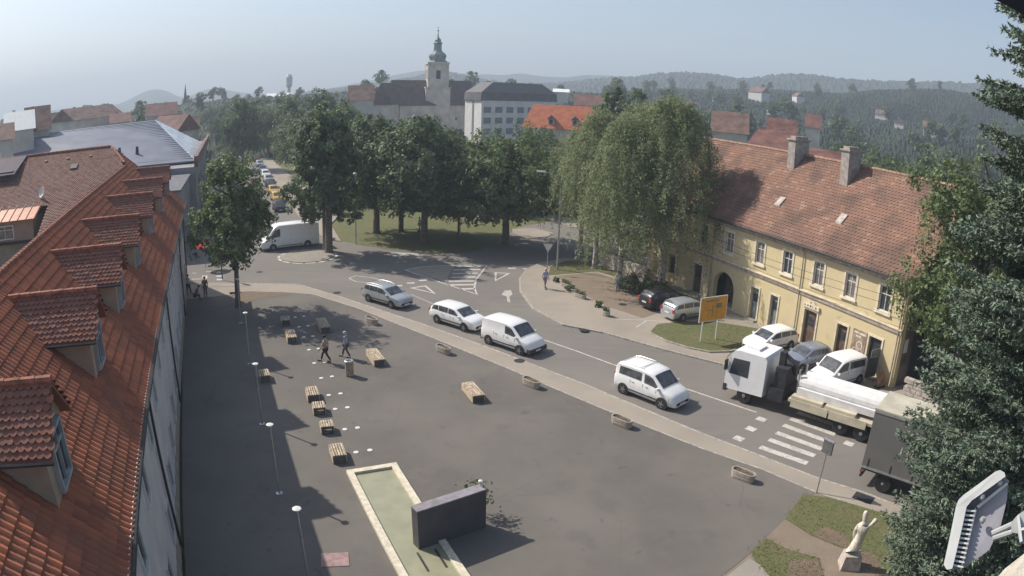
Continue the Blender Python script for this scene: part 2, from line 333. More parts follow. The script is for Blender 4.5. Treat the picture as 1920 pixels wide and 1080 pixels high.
def strip(pts, w, z0, z1, name, m, side=0, kind='structure'):
    mb = MB(); pts = [Vector((p[0], p[1], 0)) for p in pts]; closed = (pts[0]-pts[-1]).length < .01
    if closed: pts = pts[:-1]
    n = len(pts); q = []
    for i, p in enumerate(pts):
        a = pts[(i-1) % n] if closed or i else p; b = pts[(i+1) % n] if closed or i < n-1 else p
        u = (p-a).normalized() if (p-a).length > 1e-6 else (b-p).normalized(); v = (b-p).normalized() if (b-p).length > 1e-6 else u
        nn = (Vector((-u.y, u.x, 0))+Vector((-v.y, v.x, 0))).normalized(); k = 1/max(.45, nn.dot(Vector((-u.y, u.x, 0))))
        L, R = p+nn*(w*(.5+side)*k), p-nn*(w*(.5-side)*k); q.append((L, R))
    for L, R in q: mb.v += [(L.x, L.y, z0), (R.x, R.y, z0), (L.x, L.y, z1), (R.x, R.y, z1)]
    for i in range(n if closed else n-1):
        a, b = 4*i, 4*((i+1) % n); mb.f += [(a+2, a+3, b+3, b+2), (a, b, b+1, a+1), (a, a+2, b+2, b), (a+1, b+1, b+3, a+3)]
    if not closed: mb.f += [(0, 1, 3, 2), (4*n-4, 4*n-2, 4*n-1, 4*n-3)]
    return mb.build(name, m, kind=kind)
strip(kub, .14, -.2, .012, 'kerb', M_kerb)
strip(kbb[2:], .10, -.2, .010, 'kerb', M_kerb)
sheet('corner_pavement', PX([(345, 536), (400, 530), (450, 531), (453, 549), (400, 556), (345, 561)]), .006, M_pave)
FK = [(1150, 486), (1060, 484), (1012, 493), (988, 505), (975, 522), (976, 545), (1000, 578), (1055, 608), (1133, 623), (1244, 654), (1355, 682), (1430, 706)]
fk = PX(FK); fk += [fk[-1]+Vector((.66, -.75, 0)).normalized()*9, fk[-1]+Vector((.66, -.75, 0)).normalized()*26]
sheet('forecourt', fk+[Vector((34, 12, 0)), Vector((38, 30, 0)), Vector((24, 62, 0)), G(1235, 500), G(1200, 470)], .0, M_pave)
strip(fk, .14, -.2, .012, 'kerb', M_kerb)
sheet('verge', PX([(1280, 815), (1400, 858), (1528, 915), (1700, 968), (1800, 1010), (1790, 1100), (1560, 1180), (1300, 1180), (1330, 1085)]), -.012, M_brownpath)
def patch(name, pxs, m, top=.012): return sheet(name, PX(pxs), top, m, bot=-.05)
patch('grass_patch', [(1028, 516), (1033, 499), (1060, 489), (1128, 489), (1160, 500), (1165, 522), (1120, 509), (1070, 513)], M_grass)
patch('trodden_path', [(1045, 518), (1075, 514), (1120, 511), (1165, 530), (1215, 556), (1240, 585), (1205, 596), (1140, 575), (1080, 545)], M_brownpath, .008)
patch('shady_bed', [(1160, 520), (1240, 500), (1262, 520), (1255, 560), (1222, 562), (1180, 545)], M_dirt, .016)
patch('grass_patch', [(1218, 624), (1232, 608), (1280, 602), (1345, 604), (1420, 616), (1446, 628), (1400, 650), (1367, 659), (1330, 660), (1290, 652), (1250, 640)], M_grass)
strip(PX([(1218, 625), (1250, 641), (1290, 653), (1330, 661), (1367, 660), (1400, 651), (1446, 629)]), .12, -.05, .10, 'kerb', M_kerb)
patch('grass_patch', [(1472, 972), (1507, 927), (1560, 934), (1690, 972), (1790, 1010), (1760, 1079), (1640, 1079), (1596, 1034), (1520, 1003)], M_grass)
patch('bare_soil_patch', [(1522, 1003), (1545, 988), (1580, 1000), (1600, 1030), (1640, 1040), (1660, 1079), (1640, 1079), (1590, 1030)], M_dirt, .02)
patch('grass_patch', [(1408, 1034), (1437, 1010), (1478, 1031), (1535, 1046), (1545, 1079), (1500, 1110), (1450, 1120)], M_grass)
patch('bare_soil_patch', [(1482, 1050), (1530, 1048), (1545, 1079), (1500, 1100), (1475, 1079)], M_dirt, .02)
patch('stone_path', [(1472, 974), (1520, 1004), (1596, 1036), (1655, 1085), (1600, 1130), (1535, 1046), (1478, 1031), (1437, 1009)], M_brownpath, .008)
patch('paved_strip', [(1358, 1084), (1405, 1048), (1425, 1060), (1445, 1084), (1460, 1120), (1340, 1120)], M_slab, .02)
patch('street_pavement', [(572, 420), (535, 372), (500, 325), (480, 295), (500, 290), (540, 325), (600, 370), (640, 400), (620, 420), (640, 452), (610, 447)], M_pave, -.02)
patch('park_path', [(630, 372), (700, 378), (860, 398), (905, 396), (905, 404), (860, 405), (700, 386), (630, 380)], M_pave, -.05)
patch('park_path', [(960, 428), (1000, 426), (1040, 436), (1025, 443), (990, 446), (962, 436)], M_pave, -.08)
patch('park_path', [(1030, 400), (1075, 410), (1100, 428), (1070, 424), (1020, 408)], M_pave, -.08)
# dirt strip under the street tree
patch('tree_bed', [(430, 548), (470, 546), (560, 550), (500, 558), (440, 570)], M_dirt, .006)
# markings
def mark(pxs, m=None, z=ROADZ+.005, name='road_marking'):
    return MB().prism([tuple(p)[:2] for p in PX(pxs, ROADZ)], z-.003, z).build(name, m or M_mark, kind='structure')
def line(pxs, wd=.12, m=None, z=ROADZ+.006):
    return strip(PX(pxs, ROADZ), wd, z-.0035, z, 'road_marking', m or M_mark)
line([(770, 552), (812, 570)], .1, M_markworn); line([(1018, 637), (1080, 658), (1151, 684), (1290, 730), (1355, 752), (1418, 773)])
line([(1015, 590), (1054, 601)])
for a, b in (((1469, 797), (1553, 828)), ((1456, 811), (1541, 842)), ((1442, 824), (1528, 855)), ((1425, 838), (1514, 869)), ((1482, 785), (1566, 815)), ((1495, 773), (1580, 802))): line([a, b], .42)
for x, y in ((1427, 786), (1408, 804), (1385, 822), (1592, 832), (1628, 783)):
    g = G(x, y, ROADZ); MB().box((g.x, g.y, ROADZ+.004), (.55, .5, .004), -.83).build('road_marking', M_mark, kind='structure')
line([(772, 540), (797, 536), (814, 550), (772, 540)], .22); line([(929, 511), (954, 512.5), (929, 526), (929, 511)], .22)
for x, y in ((792, 526), (770, 531), (747, 536), (988, 504), (960, 503)): line([(x-7, y), (x+7, y-.5)], .4)
mark([(733, 473), (790, 475), (800, 479), (735, 480)], M_markworn)
isl = [(760, 506), (775, 512), (802, 521), (830, 531), (894, 552), (889, 540), (892, 524), (913, 497), (855, 497), (790, 500)]
mark([(762, 506), (776, 511), (802, 519), (838, 528), (840, 515), (853, 498), (790, 501)], M_islandp, ROADZ+.004, 'traffic_island_paving')
line(isl+[isl[0]], .16)
for x0, x1, y in ((856, 908, 499.5), (850, 900, 506), (848, 896, 513), (846, 892, 520), (841, 890, 527.5), (838, 889, 534.5), (862, 890, 542)): line([(x0, y), (x1, y-.8)], .38)
line([(656, 521), (668, 517), (700, 521), (722, 528), (700, 531), (668, 528), (656, 523), (656, 521)], .14, M_markworn)
mark([(940, 553), (946, 545), (958, 544), (961, 552), (955, 556), (957, 568), (951, 566), (950, 556)], M_markworn)
rc = G(577, 480.5, ROADZ)
MB().lathe([(0.01, 0), (2.75, 0), (2.75, .05), (2.5, .08), (.01, .16)], (rc.x, rc.y, ROADZ), 40).build('roundabout_island', M_islandp, kind='structure')
for k in range(14):
    a0 = 2*PI*k/14; strip([(rc.x+3.0*math.cos(a0+t), rc.y+3.0*math.sin(a0+t)) for t in (0, .12, .24, .34)], .3, ROADZ, ROADZ+.006, 'road_marking', M_mark)
for y in (510.5, 517.5, 524): line([(406, y+.3), (417, y)], .5)
line([(360, 512.5), (368, 512)], .2); line([(386, 509.5), (404, 508.5)], .2); line([(360, 523.5), (378, 523)], .2); mark([(379, 517), (389, 516.5), (389, 522), (379, 522.5)])
line([(1152, 601), (1210, 603), (1262, 607)], .1, M_mark, .01); line([(1193, 616), (1212, 604)], .1, M_mark, .01); line([(1420, 610), (1438, 622)], .1, M_mark, .01)
for i, (x, y, z) in enumerate(((487, 510, ROADZ), (974, 677, .006), (1095, 619, .006), (632, 549, ROADZ), (1168, 571, .004))):
    g = G(x, y, z); MB().lathe([(.34, 0), (.34, .012), (.3, .014)], (g.x, g.y, z), 16).build('manhole_cover', M_dark, smooth=False, label=['round dark manhole cover in the roundabout near the street tree', 'round dark manhole cover in the pavement beside the panel van', 'round dark manhole cover in the pavement across the road', 'round dark manhole cover left of the silver estate car', 'round dark manhole cover on the path by the birches'][i], cat='manhole cover', group='round manhole covers')
g = G(1619, 934); MB().box((0, 0, .01), (1.0, .7, .02)).build('drain_grate', M_dark, loc=g+Vector((0, 0, .006)), label='square dark drain grate in the pavement beside the grey truck', cat='drain').rotation_euler = (0, 0, -.8)

# ================================================================== buildings
def frame2(sx, sy, tx, ty):
    def W(s, t, z): return Vector((sx*s+tx*t, sy*s+ty*t, z))
    return W
LW = frame2(-.4176, .9086, .9086, .4176)      # long tiled house on the left: s along the street, t towards the street
YW = frame2(.385, -.923, -.923, -.385)        # yellow house: s along the facade, t towards the road
def inpoly(x, y, P):
    r = False; j = len(P)-1
    for i in range(len(P)):
        if (P[i][1] > y) != (P[j][1] > y) and x < (P[j][0]-P[i][0])*(y-P[i][1])/(P[j][1]-P[i][1])+P[i][0]: r = not r
        j = i
    return r
def tiles(name, O, U, V, poly, pu, pv, m, parent, kind='S', step=.035, amp=.03, n=4, seed=0, local=None):
    """clay tiles laid in rows as real geometry; poly bounds the roof plane in (u, v) metres"""
    O, U, V = Vector(O), Vector(U).normalized(), Vector(V).normalized(); N = U.cross(V).normalized()
    if N.z < 0: N = -N
    rg = random.Random(seed); vs = []; uv = []
    us = [p[0] for p in poly]; vv = [p[1] for p in poly]
    i0, i1 = int(min(us)/pu)-1, int(max(us)/pu)+2; j0, j1 = int(min(vv)/pv)-1, int(max(vv)/pv)+2
    for j in range(j0, j1):
        off = .5*pu if (kind == 'B' and j % 2) else 0
        for i in range(i0, i1):
            cu, cv = (i+.5)*pu+off, (j+.5)*pv
            if not inpoly(cu, cv, poly): continue
            jit = rg.uniform(-.006, .008)
            top = []; bot = []; lip = []
            for c in range(n+1):
                f = c/n; x = (i+f)*pu+off
                if kind == 'S': h = amp*(.5-.5*math.cos(2*PI*f))**.8; dv = 0
                else: h = .004; dv = -.38*pv*(2*f-1)**2*(1 if abs(2*f-1) > .3 else .6)
                top.append(O+U*x+V*(j*pv)+N*(h+.002)); bot.append(O+U*x+V*((j+1)*pv+.03+dv)+N*(h+step+jit)); lip.append(bot[-1]-N*(step+.01)-V*.01)
            for c in range(n):
                vs += [top[c], top[c+1], bot[c+1], bot[c], bot[c], bot[c+1], lip[c+1], lip[c]]; uv += [(i+.5, j+.5)]*8
    o = meshobj(name, [tuple(v) for v in vs], None, 4, m, parent)
    ul = o.data.uv_layers.new(name='UVMap'); ul.data.foreach_set('uv', np.array(uv, dtype=np.float32).ravel())
    return o
def window(parent, W, s, t, z, w, h, out=1, frame=M_white, glass=M_glass, name='window', depth=.08, bars=True, fw=.08):
    """frame (part) with its pane (sub-part) on a wall whose outside is +t"""
    mb = MB()
    def bx(s0, s1, z0, z1, t0, t1): mb.hexa([W(s0, t0, z0), W(s1, t0, z0), W(s1, t1, z0), W(s0, t1, z0), W(s0, t0, z1), W(s1, t0, z1), W(s1, t1, z1), W(s0, t1, z1)])
    a, b = t-.04, t+depth
    bx(s-w/2, s-w/2+fw, z, z+h, a, b); bx(s+w/2-fw, s+w/2, z, z+h, a, b); bx(s-w/2+fw, s+w/2-fw, z, z+fw, a, b+.02); bx(s-w/2+fw, s+w/2-fw, z+h-fw, z+h, a, b)
    if bars:
        bx(s-.02, s+.02, z+fw, z+h-fw, a, b-.02); bx(s-w/2+fw, s+w/2-fw, z+h*.66, z+h*.66+.05, a, b-.03)
    f = mb.build(name, frame, parent)
    p = MB(); p.hexa([W(s-w/2+fw, t-.03, z+fw), W(s+w/2-fw, t-.03, z+fw), W(s+w/2-fw, t+.02, z+fw), W(s-w/2+fw, t+.02, z+fw), W(s-w/2+fw, t-.03, z+h-fw), W(s+w/2-fw, t-.03, z+h-fw), W(s+w/2-fw, t+.02, z+h-fw), W(s-w/2+fw, t+.02, z+h-fw)])
    p.build('pane', glass, f); return f
# ---------- long house on the left
TS = 4.0/4.66; ZE = 7.45; TE = -2.89
def tz(z): return TE-(z-ZE)/TS
LH = thing('row_house', 'long pale grey house with orange tiled roof and seven dormers along the left', 'house', LW(30, -7.5, 0))
LHo = LH.location.copy()
def LP(s, t, z): return LW(s, t, z)-LHo
mb = MB()
mb.prism([tuple(LP(a, b, 0))[:2] for a, b in ((-3, -3.2), (60.9, -3.2), (60.9, -13), (-3, -13))], 0, 7.35)
mb.build('wall', M_lwall, LH)
MB().prism([tuple(LP(a, b, 0))[:2] for a, b in ((-3, -3.16), (60.94, -3.16), (60.94, -3.3), (-3, -3.3))], 0, .9).build('plinth', M_greytrim, LH)
mb = MB()
nrm = LW(0, TS, 0)+Vector((0, 0, 1))
def street_pt(s, z): return LP(s, tz(z), z)
mb.slab([street_pt(-3, 7.45), street_pt(61.2, 7.45), street_pt(59.67, 12.99), street_pt(56.3, 11.5), street_pt(-3, 11.5)], nrm, .12)
n2 = LW(0, -TS, 0)+Vector((0, 0, 1)); mb.slab([LP(-3, tz(11.5), 11.5), LP(50, tz(11.5), 11.5), LP(50, -13.2, 11.5-(13.2+tz(11.5))*TS), LP(-3, -13.2, 11.5-(13.2+tz(11.5))*TS)][::-1], n2, .12)
rf = mb.build('roof', M_tile_new, LH)
sinq = 4/math.hypot(4, 4.66)
Vd = (LW(0, 1, 0)*4.66+Vector((0, 0, -4))).normalized(); vr = (12.99-11.5)/sinq; ve = (12.99-7.42)/sinq
tiles('roof_tiles', LP(0, tz(12.99), 12.99), LW(1, 0, 0), Vd, [(-3, vr), (56.6, vr), (59.67, 0), (61.2, ve), (-3, ve)], .235, .37, M_tile_new, rf, 'S', .04, .045)
# ridge caps
def caps(name, a, b, parent, r=.11, step=.36, m=M_cap):
    a, b = Vector(a), Vector(b); L = (b-a).length; d = (b-a)/L; mb = MB(); k = int(L/step)
    for i in range(k):
        p = a+d*(i*step); q = a+d*((i+1)*step+.03); mb.tube([p, q], [r*1.12, r*.95], 8)
    return mb.build(name, m, parent, smooth=True)
caps('ridge_cap', street_pt(-3, 11.52), street_pt(56.6, 11.52), rf)
caps('ridge_cap', street_pt(56.6, 11.55), street_pt(59.67, 13.0), rf); caps('ridge_cap', street_pt(59.67, 13.0), street_pt(61.2, 7.5), rf)
MB().tube([LP(-3, TE+.08, 7.38), LP(61.3, TE+.08, 7.38)], .085, 8).build('gutter', M_dark, LH, smooth=True)
MB().hexa([LP(-3, TE-.02, 7.42), LP(61, TE-.02, 7.42), LP(61, TE+.03, 7.42), LP(-3, TE+.03, 7.42), LP(-3, TE-.02, 7.5), LP(61, TE-.02, 7.5), LP(61, TE+.03, 7.5), LP(-3, TE+.03, 7.5)]).build('fascia', M_metal, LH)
for s_ in (12.2, 22.5, 36, 52, 60.5):
    MB().tube([LP(s_, TE+.05, 7.3), LP(s_, -3.1, 6.8), LP(s_, -3.1, .2)], .055, 8).build('downpipe', M_dark, LH, smooth=True)
k = 0
for s_ in np.arange(8, 60, 3.4):
    window(LH, LP, s_, -3.2, 5.0, 1.0, 1.5, bars=False); window(LH, LP, s_, -3.2, 1.2, 1.0, 1.5, frame=M_lwall, bars=False)
# dormers
rg_d = random.Random(3)
dsh = {}
for i, sc in enumerate((13.22, 20.15, 26.45, 33.4, 41.5, 49.5, 58.2)):
    def DP(s, t, z, sc=sc): return LP(sc+s, t, z)
    zr, zl, tf, tw, hw, he = 11.0, 9.84, -3.95, -4.2, 1.02, 1.27
    mb = MB(); zb = 7.5+TS*(TE-tw)-.05; zt = 9.95; tb = tz(zt)
    A_ = [DP(-hw, tw, zb-.2), DP(hw, tw, zb-.2), DP(hw, tw, zt), DP(0, tw, 10.9), DP(-hw, tw, zt)]
    B_ = [DP(-hw, tz(10.9)-.1, zb-.2), DP(hw, tz(10.9)-.1, zb-.2), DP(hw, tz(10.9)-.1, zt), DP(0, tz(10.9)-.1, 10.9), DP(-hw, tz(10.9)-.1, zt)]
    mb.add(A_+B_, [(0, 1, 2, 3, 4), (9, 8, 7, 6, 5)]+[(a, (a+5), (a+1) % 5+5, (a+1) % 5) for a in range(5)])
    d = mb.build('dormer', M_cheek, LH)
    rm = MB()
    for sg in (-1, 1):
        P = [DP(0, tf, zr-.03), DP(0, tz(zr)-.2, zr-.03), DP(sg*he, tz(zl)-.1, zl-.03), DP(sg*he, tf, zl-.03)]
        rm.slab(P if sg > 0 else P[::-1], LW(sg*1.16, 0, 0)+Vector((0, 0, 1.27)), .07)
    rm.build('dormer_roof', M_tile_dorm, d)
    for sg in (-1, 1):
        sl_ = math.hypot(1.27, 1.16)
        key = sg
        if key in dsh:
            o = dsh[key].copy(); COL.objects.link(o); o.parent = d; o.location = LW(sc, 0, 0)
        else:
            base = LP(0, 0, 0)
            o = tiles('dormer_tiles', LP(0, tz(zr), zr), LW(0, 1, 0), LW(sg*1.27, 0, 0)+Vector((0, 0, -1.16)), [(0, 0), (tf-tz(zr), 0), (tf-tz(zr), sl_), (tz(zl)-tz(zr), sl_)], .175, .165, M_tile_dorm, d, 'B', .028, 0, 6, seed=5)
            dsh[key] = o; o.location = LW(sc, 0, 0)
    caps('ridge_cap', DP(0, tf+.02, zr+.01), DP(0, tz(zr), zr+.01), d, .10, .38)
    window(d, DP, 0, tw, zb+.12, 1.15, 1.3, depth=.12, frame=mat('grey_window_frame', (.34, .34, .35), var=.1))
    MB().tube([DP(-he-.04, tf+.02, zl-.04), DP(-he-.04, tz(zl), zl-.04)], .045, 6).build('dormer_gutter', M_dark, d, smooth=True)
# wing behind, gentle weathered roof
WZ = lambda s: 12.95-.36*(59.67-s)
wg = thing('wing_house', 'house wing with a wide weathered brown tile roof behind the orange roof', 'house', LW(55, -20, 0)); wo = wg.location.copy()
def WP(s, t, z): return LW(s, t, z)-wo
MB().prism([tuple(WP(a, b, 0))[:2] for a, b in ((51.5, -9.5), (60.6, -3.3), (61.2, -3.3), (72, -9), (72, -34), (51.5, -34))], 0, 7.6).build('wall', M_lwall, wg)
mb = MB(); mb.slab([WP(44.5, -8.2, WZ(44.5)), WP(59.67, -9.29, WZ(59.67)), WP(59.67, -33, WZ(59.67)), WP(51, -33, WZ(51)), WP(51, -13.3, WZ(51)), WP(44.5, -13.3, WZ(44.5))], LW(-.36, 0, 0)+Vector((0, 0, 1)), .12)
mb.slab([WP(59.69, -9.2, 12.93), WP(73, -9.2, 7.5), WP(73, -33, 7.5), WP(59.69, -33, 12.93)], LW(.41, 0, 0)+Vector((0, 0, 1)), .12)
wr = mb.build('roof', M_tile_old, wg)
tiles('roof_tiles', WP(59.67, 0, 12.97), LW(0, 1, 0), LW(-1, 0, 0)+Vector((0, 0, -.36)), [(-33, 0), (-9.29, 0), (-7.65, 4.1), (-8.2, 16.1), (-13.3, 16.1), (-13.3, 9.4), (-33, 9.4)], .24, .22, M_tile_old, wr, 'B', .03, 0, 2, seed=9)
caps('ridge_cap', WP(59.67, -33, 13.02), WP(59.67, -9.2, 13.02), wr, .13, .4); caps('ridge_cap', WP(56.4, -7.7, 11.8), WP(59.67, -9.29, 13.05), wr, .12, .4)
for p in ((56.5, -12.2), (57.3, -21.6)):
    MB().hexa([WP(p[0]+a, p[1]+b, WZ(p[0]+a)+c) for c in (.0, .16) for a, b in ((-.4, -.3), (.4, -.3), (.4, .3), (-.4, .3))]).build('roof_hatch', M_dark, wg)
for j in range(9):
    s_ = 58.2; t_ = -11-2.1*j; MB().hexa([WP(s_+a, t_+b, WZ(s_+a)+c) for c in (0, .14) for a, b in ((-.15, -.12), (.15, -.12), (.15, .12), (-.15, .12))]).build('snow_guard', M_cap, wg)
# rear dormer house in the courtyard with sheet roof
ch = thing('courtyard_extension', 'beige rear extension with orange standing seam sheet roof and two white windows', 'extension', LW(50.5, -22, 0)); co = ch.location.copy()
def CP(s, t, z): return LW(s, t, z)-co
MB().prism([tuple(CP(a, b, 0))[:2] for a, b in ((49, -14.2), (54.5, -14.2), (54.5, -32), (49, -32))], 0, 9.2).build('wall', M_cheek, ch)
mb = MB(); mb.slab([CP(48.6, -13.9, 9.25), CP(54.6, -13.9, 10.75), CP(54.6, -32, 10.75), CP(48.6, -32, 9.25)], LW(-.25, 0, 0)+Vector((0, 0, 1)), .06)
for j in range(26):
    t_ = -13.95-.7*j; mb.hexa([CP(48.6, t_, 9.26), CP(54.6, t_, 10.76), CP(54.6, t_-.03, 10.76), CP(48.6, t_-.03, 9.26), CP(48.6, t_, 9.31), CP(54.6, t_, 10.81), CP(54.6, t_-.03, 10.81), CP(48.6, t_-.03, 9.31)])
mb.build('sheet_roof', M_copper, ch)
for t_ in (-16.6, -18.6, -22): 
    def CW(s, t, z): return CP(49-t, s, z)
    window(ch, CW, t_, 0, 7.9, 1.5, 1.0, frame=M_white, glass=M_glassl)
MB().hexa([CP(48.7, -13.6, 7.6), CP(49, -13.6, 7.6), CP(49, -26, 7.6), CP(48.7, -26, 7.6), CP(48.7, -13.6, 7.75), CP(49, -13.6, 7.75), CP(49, -26, 7.75), CP(48.7, -26, 7.75)]).build('ledge', M_dark, ch)
MB().tube([CP(54, -15.6, 9.8), CP(54, -15.6, 13.2)], .03, 6).build('antenna_pole', M_metal, ch)
mb = MB().lathe([(.02, 0), (.25, .04), (.42, .14), (.40, .15), (.2, .06)], (0, 0, 0), 16); dsh_ = mb.build('satellite_dish', M_white, ch, smooth=True); dsh_.location = CP(52, -14.0, 10.6); dsh_.rotation_euler = (1.2, .3, -.5)
lt = thing('lean_to_roof', 'low striped tile lean-to roof in the courtyard behind the orange ridge', 'outbuilding', LW(39, -14, 0)); l_o = lt.location.copy()
MB().prism([tuple(LW(a, b, 0)-l_o)[:2] for a, b in ((30, -11.2), (47.5, -11.2), (47.5, -15.4), (30, -15.4))], 0, 6.7).build('wall', M_cheek, lt)
qq = [LW(29.8, -10.9, 8.75)-l_o, LW(47.8, -10.9, 8.75)-l_o, LW(47.8, -15.8, 6.8)-l_o, LW(29.8, -15.8, 6.8)-l_o]
mb = MB().slab(qq, LW(0, -.4, 0)+Vector((0, 0, 1)), .1); rl = mb.build('roof', M_tile_new, lt)
tiles('roof_tiles', LW(29.8, -10.9, 8.77)-l_o, LW(1, 0, 0), LW(0, -4.9, 0)+Vector((0, 0, -1.95)), [(0, 0), (18, 0), (18, 5.27), (0, 5.27)], .26, .4, M_tile_new, rl, 'S', .04, .045)
anx = thing('shade_dark_block', 'added block coloured as dark purplish shade at the left edge beyond the sheet roof', 'house', LW(56, -22, 0)); ao = anx.location  # block added where dark shade lies; the shade is put into its colours
mb = MB(); mb.prism([tuple(LW(a, b, 0)-ao)[:2] for a, b in ((55.6, -17.6), (62, -17.6), (62, -36), (55.6, -36))], 0, 12.2); mb.build('wall', mat('shade_dark_plaster', (.10, .08, .10), var=.2), anx)
mb = MB(); mb.slab([LW(55.2, -17.4, 12.0)-ao, LW(59.5, -17.4, 13.1)-ao, LW(59.5, -36, 13.1)-ao, LW(55.2, -36, 12.0)-ao], (LW(-.25, 0, 0)+Vector((0, 0, 1))), .1); mb.build('roof', mat('shade_dark_roof', (.07, .055, .07), var=.15), anx)
# courtyard lean-to roof seen over the ridge at the far left
# ---------- big hall with grey metal roof
hl = thing('market_hall', 'big hall with wide blue grey metal roof and pale skylight strip', 'hall', LW(120, -22, 0)); ho = hl.location.copy()
def HP(s, t, z): return LW(s, t, z)-ho
M_hroof = mat('blue_grey_sheet_roof', (.12, .135, .18), rough=.6, metal=0, var=.12, scale=.25)
M_sky = mat('pale_skylight_panels', (.85, .87, .90), rough=.22, metal=.5, var=.12, scale=.6)
M_hwall = mat('grey_hall_wall', (.22, .215, .22), var=.1, scale=.4)
MB().prism([tuple(HP(a, b, 0))[:2] for a, b in ((93, -2.7), (140, -2.0), (152, -2.0), (160, -42), (93, -42))], 0, 7.6).build('wall', M_hwall, hl)
e0, e1, r1, r0, e2, r2 = (98, -2.9, 8.0), (137, -2.3, 8.0), (130, -11.6, 13.4), (119, -38, 13.4), (96, -40, 8.0), (119, -38, 13.4)
mb = MB(); nn = LW(-.17, 0, 0)+Vector((0, 0, 1)); mb.slab([HP(*e0), HP(*r1), HP(*r0), HP(*e2)], nn, .2)
sd_ = (Vector(HP(*r1))-Vector(HP(*e0)))
for j in range(1, 24):
    f = j/24; a = Vector(HP(*e0)).lerp(Vector(HP(*e2)), 0); z0 = 8+5.4*f
    p0 = Vector(HP(*e0)).lerp(Vector(HP(*r1)), f); p1 = Vector(HP(*e2)).lerp(Vector(HP(*r0)), f); q = LW(.12, 0, 0)
    mb.hexa([p0, p1, p1+q, p0+q, p0+Vector((0, 0, .1)), p1+Vector((0, 0, .1)), p1+q+Vector((0, 0, .12)), p0+q+Vector((0, 0, .12))])
mb.slab([HP(*r1), HP(150, -11.6, 8), HP(150, -38, 8), HP(*r0)], LW(.3, 0, 0)+Vector((0, 0, 1)), .2)
mb.build('roof', M_hroof, hl)
mb = MB(); a, b, c = Vector(HP(*e0)), Vector(HP(*e1)), Vector(HP(*r1)); mb.slab([a, b, c], (b-a).cross(c-a) if (b-a).cross(c-a).z > 0 else (c-a).cross(b-a), .2)
for j in range(1, 16):
    f = j/16; p = a.lerp(b, f); up_ = Vector((0, 0, .12)); q = a.lerp(c, min(1, f*1.05)) if f < .95 else c; mb.tube([p+up_, q+up_], .07, 4)
mb.build('skylight_strip', M_sky, hl)
MB().hexa([HP(92.8, -2.9, 7.6), HP(150, -1.7, 7.6), HP(150, -1.2, 7.6), HP(92.8, -2.4, 7.6), HP(92.8, -2.9, 9.0), HP(150, -1.7, 9.0), HP(150, -1.2, 9.0), HP(92.8, -2.4, 9.0)]).build('parapet', M_tile_far2, hl)
for s_ in (102, 112, 122, 132): 
    def HX(s, t, z): return HP(s, t, z)
    window(hl, HX, s_, -2.35, 3, 3, 2.4, frame=M_greytrim, bars=False)
for x in (0, 1):
    MB().tube([HP(103+1.5*x, -12-3*x, 8.6), HP(103+1.5*x, -12-3*x, 10.4)], [.35, .2], 8).build('roof_vent', M_dark, hl)
# small lower roof between house and hall
lo = thing('low_annex', 'low grey annex with flat dark roof between the orange roof and the hall', 'building', LW(80, -14, 0)); lo_ = lo.location
MB().prism([tuple(LW(a, b, 0)-lo_)[:2] for a, b in ((76.2, -4.2), (92.6, -3.6), (92.6, -34), (76.2, -34))], 0, 6.6).build('wall', M_hwall, lo)
MB().prism([tuple(LW(a, b, 0)-lo_)[:2] for a, b in ((76, -4.0), (92.7, -3.4), (92.7, -34), (76, -34))], 6.604, 6.8).build('flat_roof', mat('dark_bitumen', (.12, .12, .13), var=.2), lo)
# ---------- yellow house
yh = thing('yellow_house', 'two storey yellow house with old red tiled roof and cream window surrounds', 'house', YW(-39, -43, 0)); yo = yh.location.copy()
def YP(s, t, z): return YW(s, t, z)-yo
S0, S1, TF = -54.3, -24.1, -36.5
ups = [(-26.05), (-29.25), (-32.4), (-35.7), (-38.85), (-42.6), (-46.1), (-49.7), (-53)]
opens = [(s-.5, s+.5, 4.55, 6.2) for s in ups]
gr = [(-26.2, 1.15, .15, 2.7), (-29.35, 1.0, .1, 2.6), (-32.6, 1.3, .1, 2.65), (-36.6, .85, .1, 2.62), (-38.9, .95, .1, 2.62), (-42.85, 2.7, 0.02, 1.5), (-46.5, 1.3, .1, 2.65), (-50.3, 1.0, .9, 2.6)]
opens += [(s-w_/2, s+w_/2, a, b) for s, w_, a, b in gr]
arch = (-42.85, 1.35, 1.5)
def in_open(s, z):
    if any(a < s < b and c < z < d for a, b, c, d in opens): return True
    return False
xs = sorted(set([S0, S1]+[v for o in opens for v in o[:2]])); zs = sorted(set([0, 6.55, 2.85]+[v for o in opens for v in o[2:]]))
mb = MB()
for i in range(len(xs)-1):
    for j in range(len(zs)-1):
        a, b, c, d = xs[i], xs[i+1], zs[j], zs[j+1]; sm, zm = (a+b)/2, (c+d)/2
        if in_open(sm, zm): continue
        if abs(sm-arch[0]) < arch[1] and arch[2]-.01 < zm < 2.85: continue
        mb.hexa([YP(a, TF, c), YP(b, TF, c), YP(b, TF-.45, c), YP(a, TF-.45, c), YP(a, TF, d), YP(b, TF, d), YP(b, TF-.45, d), YP(a, TF-.45, d)])
NS = 16
for i in range(NS):                                             # masonry over the arch
    a0, a1 = PI*i/NS, PI*(i+1)/NS; p = [(arch[0]+arch[1]*math.cos(a), arch[2]+1.33*math.sin(a)) for a in (a0, a1)]
    mb.hexa([YP(p[0][0], TF, p[0][1]), YP(p[1][0], TF, p[1][1]), YP(p[1][0], TF-.45, p[1][1]), YP(p[0][0], TF-.45, p[0][1]), YP(p[0][0], TF, 2.85), YP(p[1][0], TF, 2.85), YP(p[1][0], TF-.45, 2.85), YP(p[0][0], TF-.45, 2.85)])
mb.build('wall', M_yel, yh)
